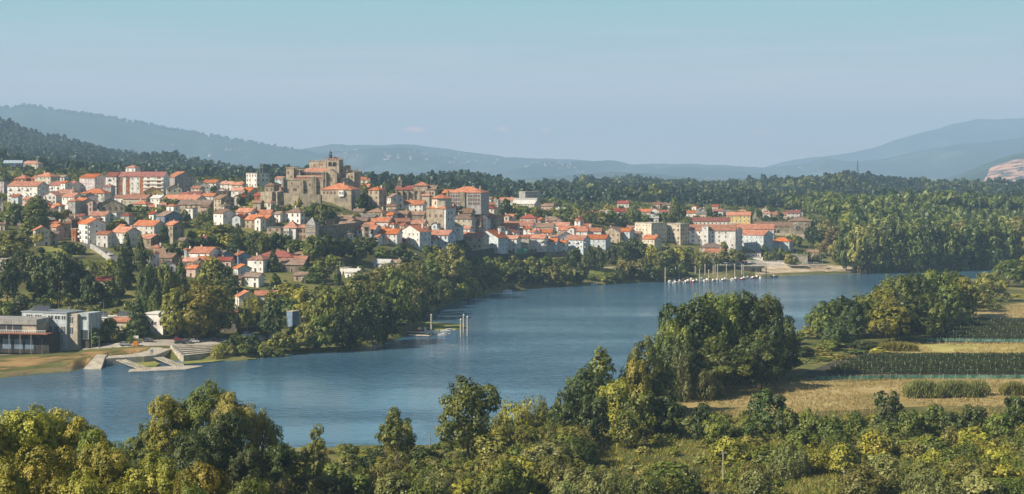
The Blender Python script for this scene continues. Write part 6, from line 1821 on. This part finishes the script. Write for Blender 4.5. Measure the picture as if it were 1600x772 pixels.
# ---- undergrowth that clothes the slopes (nobody could count it)
HX=np.array([[h[0].location.x,h[0].location.y,h[3]['w']] for h in HOUSES])
def okslope(p,D,z):
    X=(p-CXP)/F*D; df=np.interp(p,SH_F[:,0],SH_F[:,1]); py=HOR+(H-z)*F/D; m=(D>df+2)
    for hx,hy,hw in HX: m&=((X-hx)**2+(D-hy)**2)>(hw*.55+3.0)**2
    m&=~((p<262)&(py>536)&(py<592)); m&=~((p>=225)&(p<360)&(py>530)&(py<585)); m&=~((p>340)&(p<450)&(py>518)&(py<540)&(py<548-(p-340)*.12))
    m&=~((p>1100)&(p<1345)&(py>403)); m&=~((p>1040)&(p<1210)&(py>418)&(vnoise(p*.1,py*.2)>.35)); m&=~((p>880)&(p<1000)&(py>414)&(py<437)&(vnoise(p*.2,py*.3)>.4))
    m&=~((p>120)&(p<206)&(py>374)&(py<428)&(np.abs((py-381)-(p-130)*.52)<15)); m&=~((p>490)&(p<545)&(py>410)&(py<424)); m&=~((p>435)&(p<560)&(py<326)); m&=~((p>55)&(p<128)&(py>378)&(py<403)&(vnoise(p*.2,py*.3)>.45))
    m&=vnoise(p*.09+4,py*.13)>.26
    return m
for i,(nm,n,hh,col,sd_,lo) in enumerate((('undergrowth',5200,3.6,'g',61,0),('undergrowth',3800,3.0,'o',62,0),('undergrowth',1500,5.5,'d',63,0),('undergrowth',1200,3.4,'y',64,0))):
    pts,p=scatter(n,-60,1420,520,1500,sd_,okslope); r=np.random.default_rng(sd_); hs=hh*(.5+.9*r.random(len(pts)))
    dm=np.sqrt(np.min((pts[:,0][:,None]-HX[None,:,0])**2+(pts[:,1][:,None]-HX[None,:,1]-4)**2,1)); hs=hs*np.clip(.35+dm/60,.4,1)
    stuff_trees(nm,pts,hs,('bush','broad','willow'),col,.15,sd_,['mid-green shrubs','olive scrub','dark hedges','yellow-green vines'][i]+' filling gardens and banks between the houses',ws=1.25)
pts,p=scatter(900,-60,1420,520,1500,65,lambda p,D,z:(D<np.interp(p,SH_F[:,0],SH_F[:,1])+9)&(D>np.interp(p,SH_F[:,0],SH_F[:,1])+.5)&((p>350)&(p<1150)|(p>1345)))
pts2,p2=scatter(700,1335,1740,1040,1140,67,lambda p,D,z:(z>.05)&(D<np.interp(p,SH_F[:,0],SH_F[:,1])+16)); pts=np.concatenate([pts,pts2])
stuff_trees('undergrowth',pts,2.2+2.5*np.random.default_rng(3).random(len(pts)),('bush','willow'),'g',.13,66,'shrubs overhanging the water along the far bank',ws=1.5)
# near side: low growth on the meadow and hillside
def oknear(p,D,z):
    py=HOR+(H-z)*F/D; dn=np.interp(p,SH_N[:,0],SH_N[:,1]); m=(D<dn-3)
    m&=~((py<652)&(p>1070)&(py>588-(p-1070)*.02)&(D<560)); m&=~((D>490)&(p>1235)); m&=~((p>930)&(p<1110)&(py>694)&(vnoise(p*.06,py*.1)>.38)); m&=~((p>1200)&(p<1330)&(py>725)&(vnoise(p*.05,py*.1)>.4))
    return m
for nm,n,hh,col,sd_ in (('undergrowth',500,1.3,'b',74),('undergrowth',3000,2.4,'g',71),('undergrowth',2600,2.2,'o',72),('undergrowth',1200,2.6,'p',73)):
    pts,p=scatter(n,-300,1900,230,560,sd_,oknear); hs=hh*(.5+.9*np.random.default_rng(sd_).random(len(pts)))
    stuff_trees(nm,pts,hs,('bush','willow'),col,.1,sd_,{'b':'bronze dry scrub','g':'mid-green tangled scrub','o':'olive low scrub','p':'pale willow scrub'}[col]+' covering the near bank',ws=1.5)
# grass tufts in the fields and banks
def tufts(n,region,h,col,seed,label,s=.09):
    r=np.random.default_rng(seed); V=[]; px=region[0]+(region[1]-region[0])*r.random(n); py=region[2]+(region[3]-region[2])*r.random(n)
    D=(H-3)*F/(py-HOR); X=(px-CXP)/F*D; k=vnoise(X*.08,D*.08)>region[4]; X,D=X[k],D[k]; n=len(X); z=np.full(n,3.0); B=np.stack([X,D,z],-1); B=np.repeat(B,3,0)+r.normal(size=(3*n,3))*np.array([.35,.35,0]); t=unit(np.stack([r.normal(size=3*n)*.5,r.normal(size=3*n)*.5,np.ones(3*n)],-1)); b=unit(np.cross(t,r.normal(size=(3*n,3)))); hh=h*(.5+r.random((3*n,1)))
    V=np.stack([B-b*s,B+b*s,B+t*hh+b*s*.2,B+t*hh-b*s*.2],1).reshape(-1,3); me=npmesh('grass',V,np.arange(len(V)).reshape(-1,4),False,None,r.random(3*n).repeat(4)); me.materials.append(L[col]); tag(link('grass',me),label,'grass',None,'stuff')
L['s']=leafmat('leaf_straw',srgb('#7d7244'),srgb('#a08e58'),srgb('#bdab76'))
tufts(9000,(1060,1680,588,650,.25),.6,'s',81,'dry straw-coloured grass of the near field'); tufts(5000,(1330,1680,536,556,.2),.6,'s',82,'yellow grass strip between the vineyards'); tufts(7000,(890,1420,690,780,.3),.5,'g',83,'rough green grass of the bottom meadow'); tufts(9000,(880,1500,660,790,.2),.7,'y',85,'tall yellowing grass of the bottom meadow'); tufts(2600,(1480,1680,472,500,.3),.7,'s',84,'dry grass of the far right field')
# ------------------------------------------------------------------ labels: each says which one
ORD=['first','second','third','fourth','fifth','sixth','seventh','eighth','ninth','tenth','eleventh','twelfth','thirteenth','fourteenth','fifteenth','sixteenth','seventeenth','eighteenth','nineteenth','twentieth']
ZONES=[(0,110,240,268,'on the far left hillside'),
 (0,110,268,330,'at the left skyline end'),(110,310,268,312,'beside the long brick flats'),(110,210,312,345,'below the brick flats'),(210,310,312,345,'around the yellow gable house'),
 (310,440,268,300,'on the skyline left of cathedral'),(310,440,300,345,'left of the cathedral'),
 (0,110,330,395,'on the left hillside'),(110,215,345,400,'above the curving road'),(215,300,345,400,'below the blue-grey gable'),(300,440,345,392,'below the left rooftops'),
 (0,110,395,480,'above the rowing club'),(110,240,400,480,'beside the palms'),(240,345,392,450,'in the lower left houses'),(345,435,392,450,'by the blue gable houses'),
 (435,530,392,450,'in gardens below the villa'),(530,640,392,460,'by the lower white houses'),(0,240,480,560,'around the rowing club'),(240,345,450,560,'behind the parked cars'),(345,440,450,560,'by the riverside wall'),
 (440,540,450,575,'on the bank left of the mooring'),(540,660,460,560,'on the bank above the mooring'),(440,500,268,345,'under the cathedral walls'),(500,560,268,345,'right of the cathedral'),
 (440,540,345,392,'by the pyramid-roofed villa'),(560,620,268,345,'between cathedral and convent'),(620,690,268,335,'around the belfry convent'),(690,800,268,320,'by the grey seminary'),
 (540,640,335,392,'below the convent'),(640,700,335,395,'below the white church'),(690,760,320,352,'right of the white church'),(700,760,352,400,'above the dark retaining wall'),
 (760,850,290,345,'by the tall grey block'),(850,960,290,345,'on the plain behind town'),(760,830,345,372,'in the orange rooftop rows'),(830,960,345,372,'in the right rooftop rows'),
 (760,830,372,400,'above the central river trees'),(830,990,372,400,'above the right river trees'),(960,1070,290,345,'on the plain behind twin blocks'),(960,1070,345,395,'by the twin pale blocks'),
 (1070,1180,310,345,'behind the yellow building'),(1070,1180,345,395,'by the long white block'),(1180,1300,310,345,'behind the monastery'),(1180,1300,345,400,'by the monastery'),
 (640,760,392,480,'on the wooded bend'),(760,880,395,470,'on the central far bank'),(880,1000,395,470,'on the far bank path'),(1000,1100,385,440,'left of the marina'),(1100,1210,395,440,'behind the marina'),(1210,1330,395,440,'behind the boat quay'),
 (1290,1420,300,440,'right of the monastery'),(1420,1700,300,440,'on the far right bank'),
 (0,200,560,900,'in the bottom left corner'),(200,460,560,900,'before the river at lower left'),(460,700,560,900,'before the river near the lamp post'),(700,880,560,900,'at the bottom centre bank'),
 (880,1060,440,700,'below the great poplars'),(1060,1260,440,600,'in the great poplar stand'),(1260,1420,430,580,'left of the dark vineyards'),(1420,1700,400,500,'beyond the upper vineyard'),
 (880,1140,700,900,'in the bottom meadow'),(1060,1300,600,700,'before the straw field'),(1300,1460,580,700,'at the straw field edge'),(1460,1700,580,700,'right of the straw field'),(1140,1380,700,900,'in the lower right scrub'),(1380,1620,700,900,'in the bottom right corner'),(1620,2400,300,1200,'beyond the right edge')]
def zone(x,y):
    for (a,b,c,d,t) in ZONES:
        if a<=x<b and c<=y<d: return t
    # nearest
    best=min(ZONES,key=lambda q:(max(q[0]-x,0,x-q[1])**2+(max(q[2]-y,0,y-q[3])*1.5)**2)); return best[4]
def assign(items,cat,group=None):
    """items: (obj,x,y,words,cat)"""
    keyed={}
    for it in items: keyed.setdefault((it[3],zone(it[1],it[2])),[]).append(it)
    for (w,z),L_ in keyed.items():
        L_.sort(key=lambda q:(q[1],q[2]))
        for i,it in enumerate(L_):
            if len(L_)==1: lab=f'{w} {z}'
            elif len(L_)==2: lab=f"{w} {z}, {'left' if i==0 else 'right'} one of two"
            else:
                n=len(L_); lab=f"{w} {z}, "+('leftmost' if i==0 else 'rightmost' if i==n-1 else (ORD[i] if i<20 else f'{i+1}th')+' from left')
            it[0]['label']=lab; it[0]['category']=it[4]
            if group: it[0]['group']=group(it) if callable(group) else group
RTW={'G':'gable-fronted','R':'pitched','H':'hipped','F':'flat'}
its=[]; NUM=['','one','two','three','four','five','six','seven','eight','nine','ten']
for (e,x,y,q) in HOUSES:
    if q['words']: e['label']=q['words']; e['category']=q['cat']; continue
    if q['rt']=='F': w=f"{WW[q['wc']]} flat-roofed building"
    else: w=f"{WW[q['wc']]} {RTW[q['rt']]} house, {RW[q['rc']]} roof" if q['rt']!='R' else f"{WW[q['wc']]} house under {RW[q['rc']]} pitched roof"
    its.append((e,x,y,w,'house'))
assign(its,'house','houses of the hillside town')
assign([(o,x,y,w,c) for (o,x,y,w,c) in PLANTS],'tree',lambda it:'bushes on the banks and slopes' if it[4]=='bush' else 'trees along the river and in the town')
HAZE_D=1.2e-4
# ------------------------------------------------------------------ haze: the air between here and the mountains
hz=MB(); hz.box(-15000,15000,-260,21500,-4,790)
mh=bpy.data.materials.new('haze'); mh.use_nodes=True; th=mh.node_tree; th.nodes.clear()
pv=N(th,'ShaderNodeVolumePrincipled'); pv.inputs['Color'].default_value=(.47,.72,1.0,1); pv.inputs['Density'].default_value=HAZE_D; pv.inputs['Anisotropy'].default_value=0.0
oh=N(th,'ShaderNodeOutputMaterial'); th.links.new(pv.outputs[0],oh.inputs['Volume'])
tag(hz.build('haze',mh),kind='stuff')
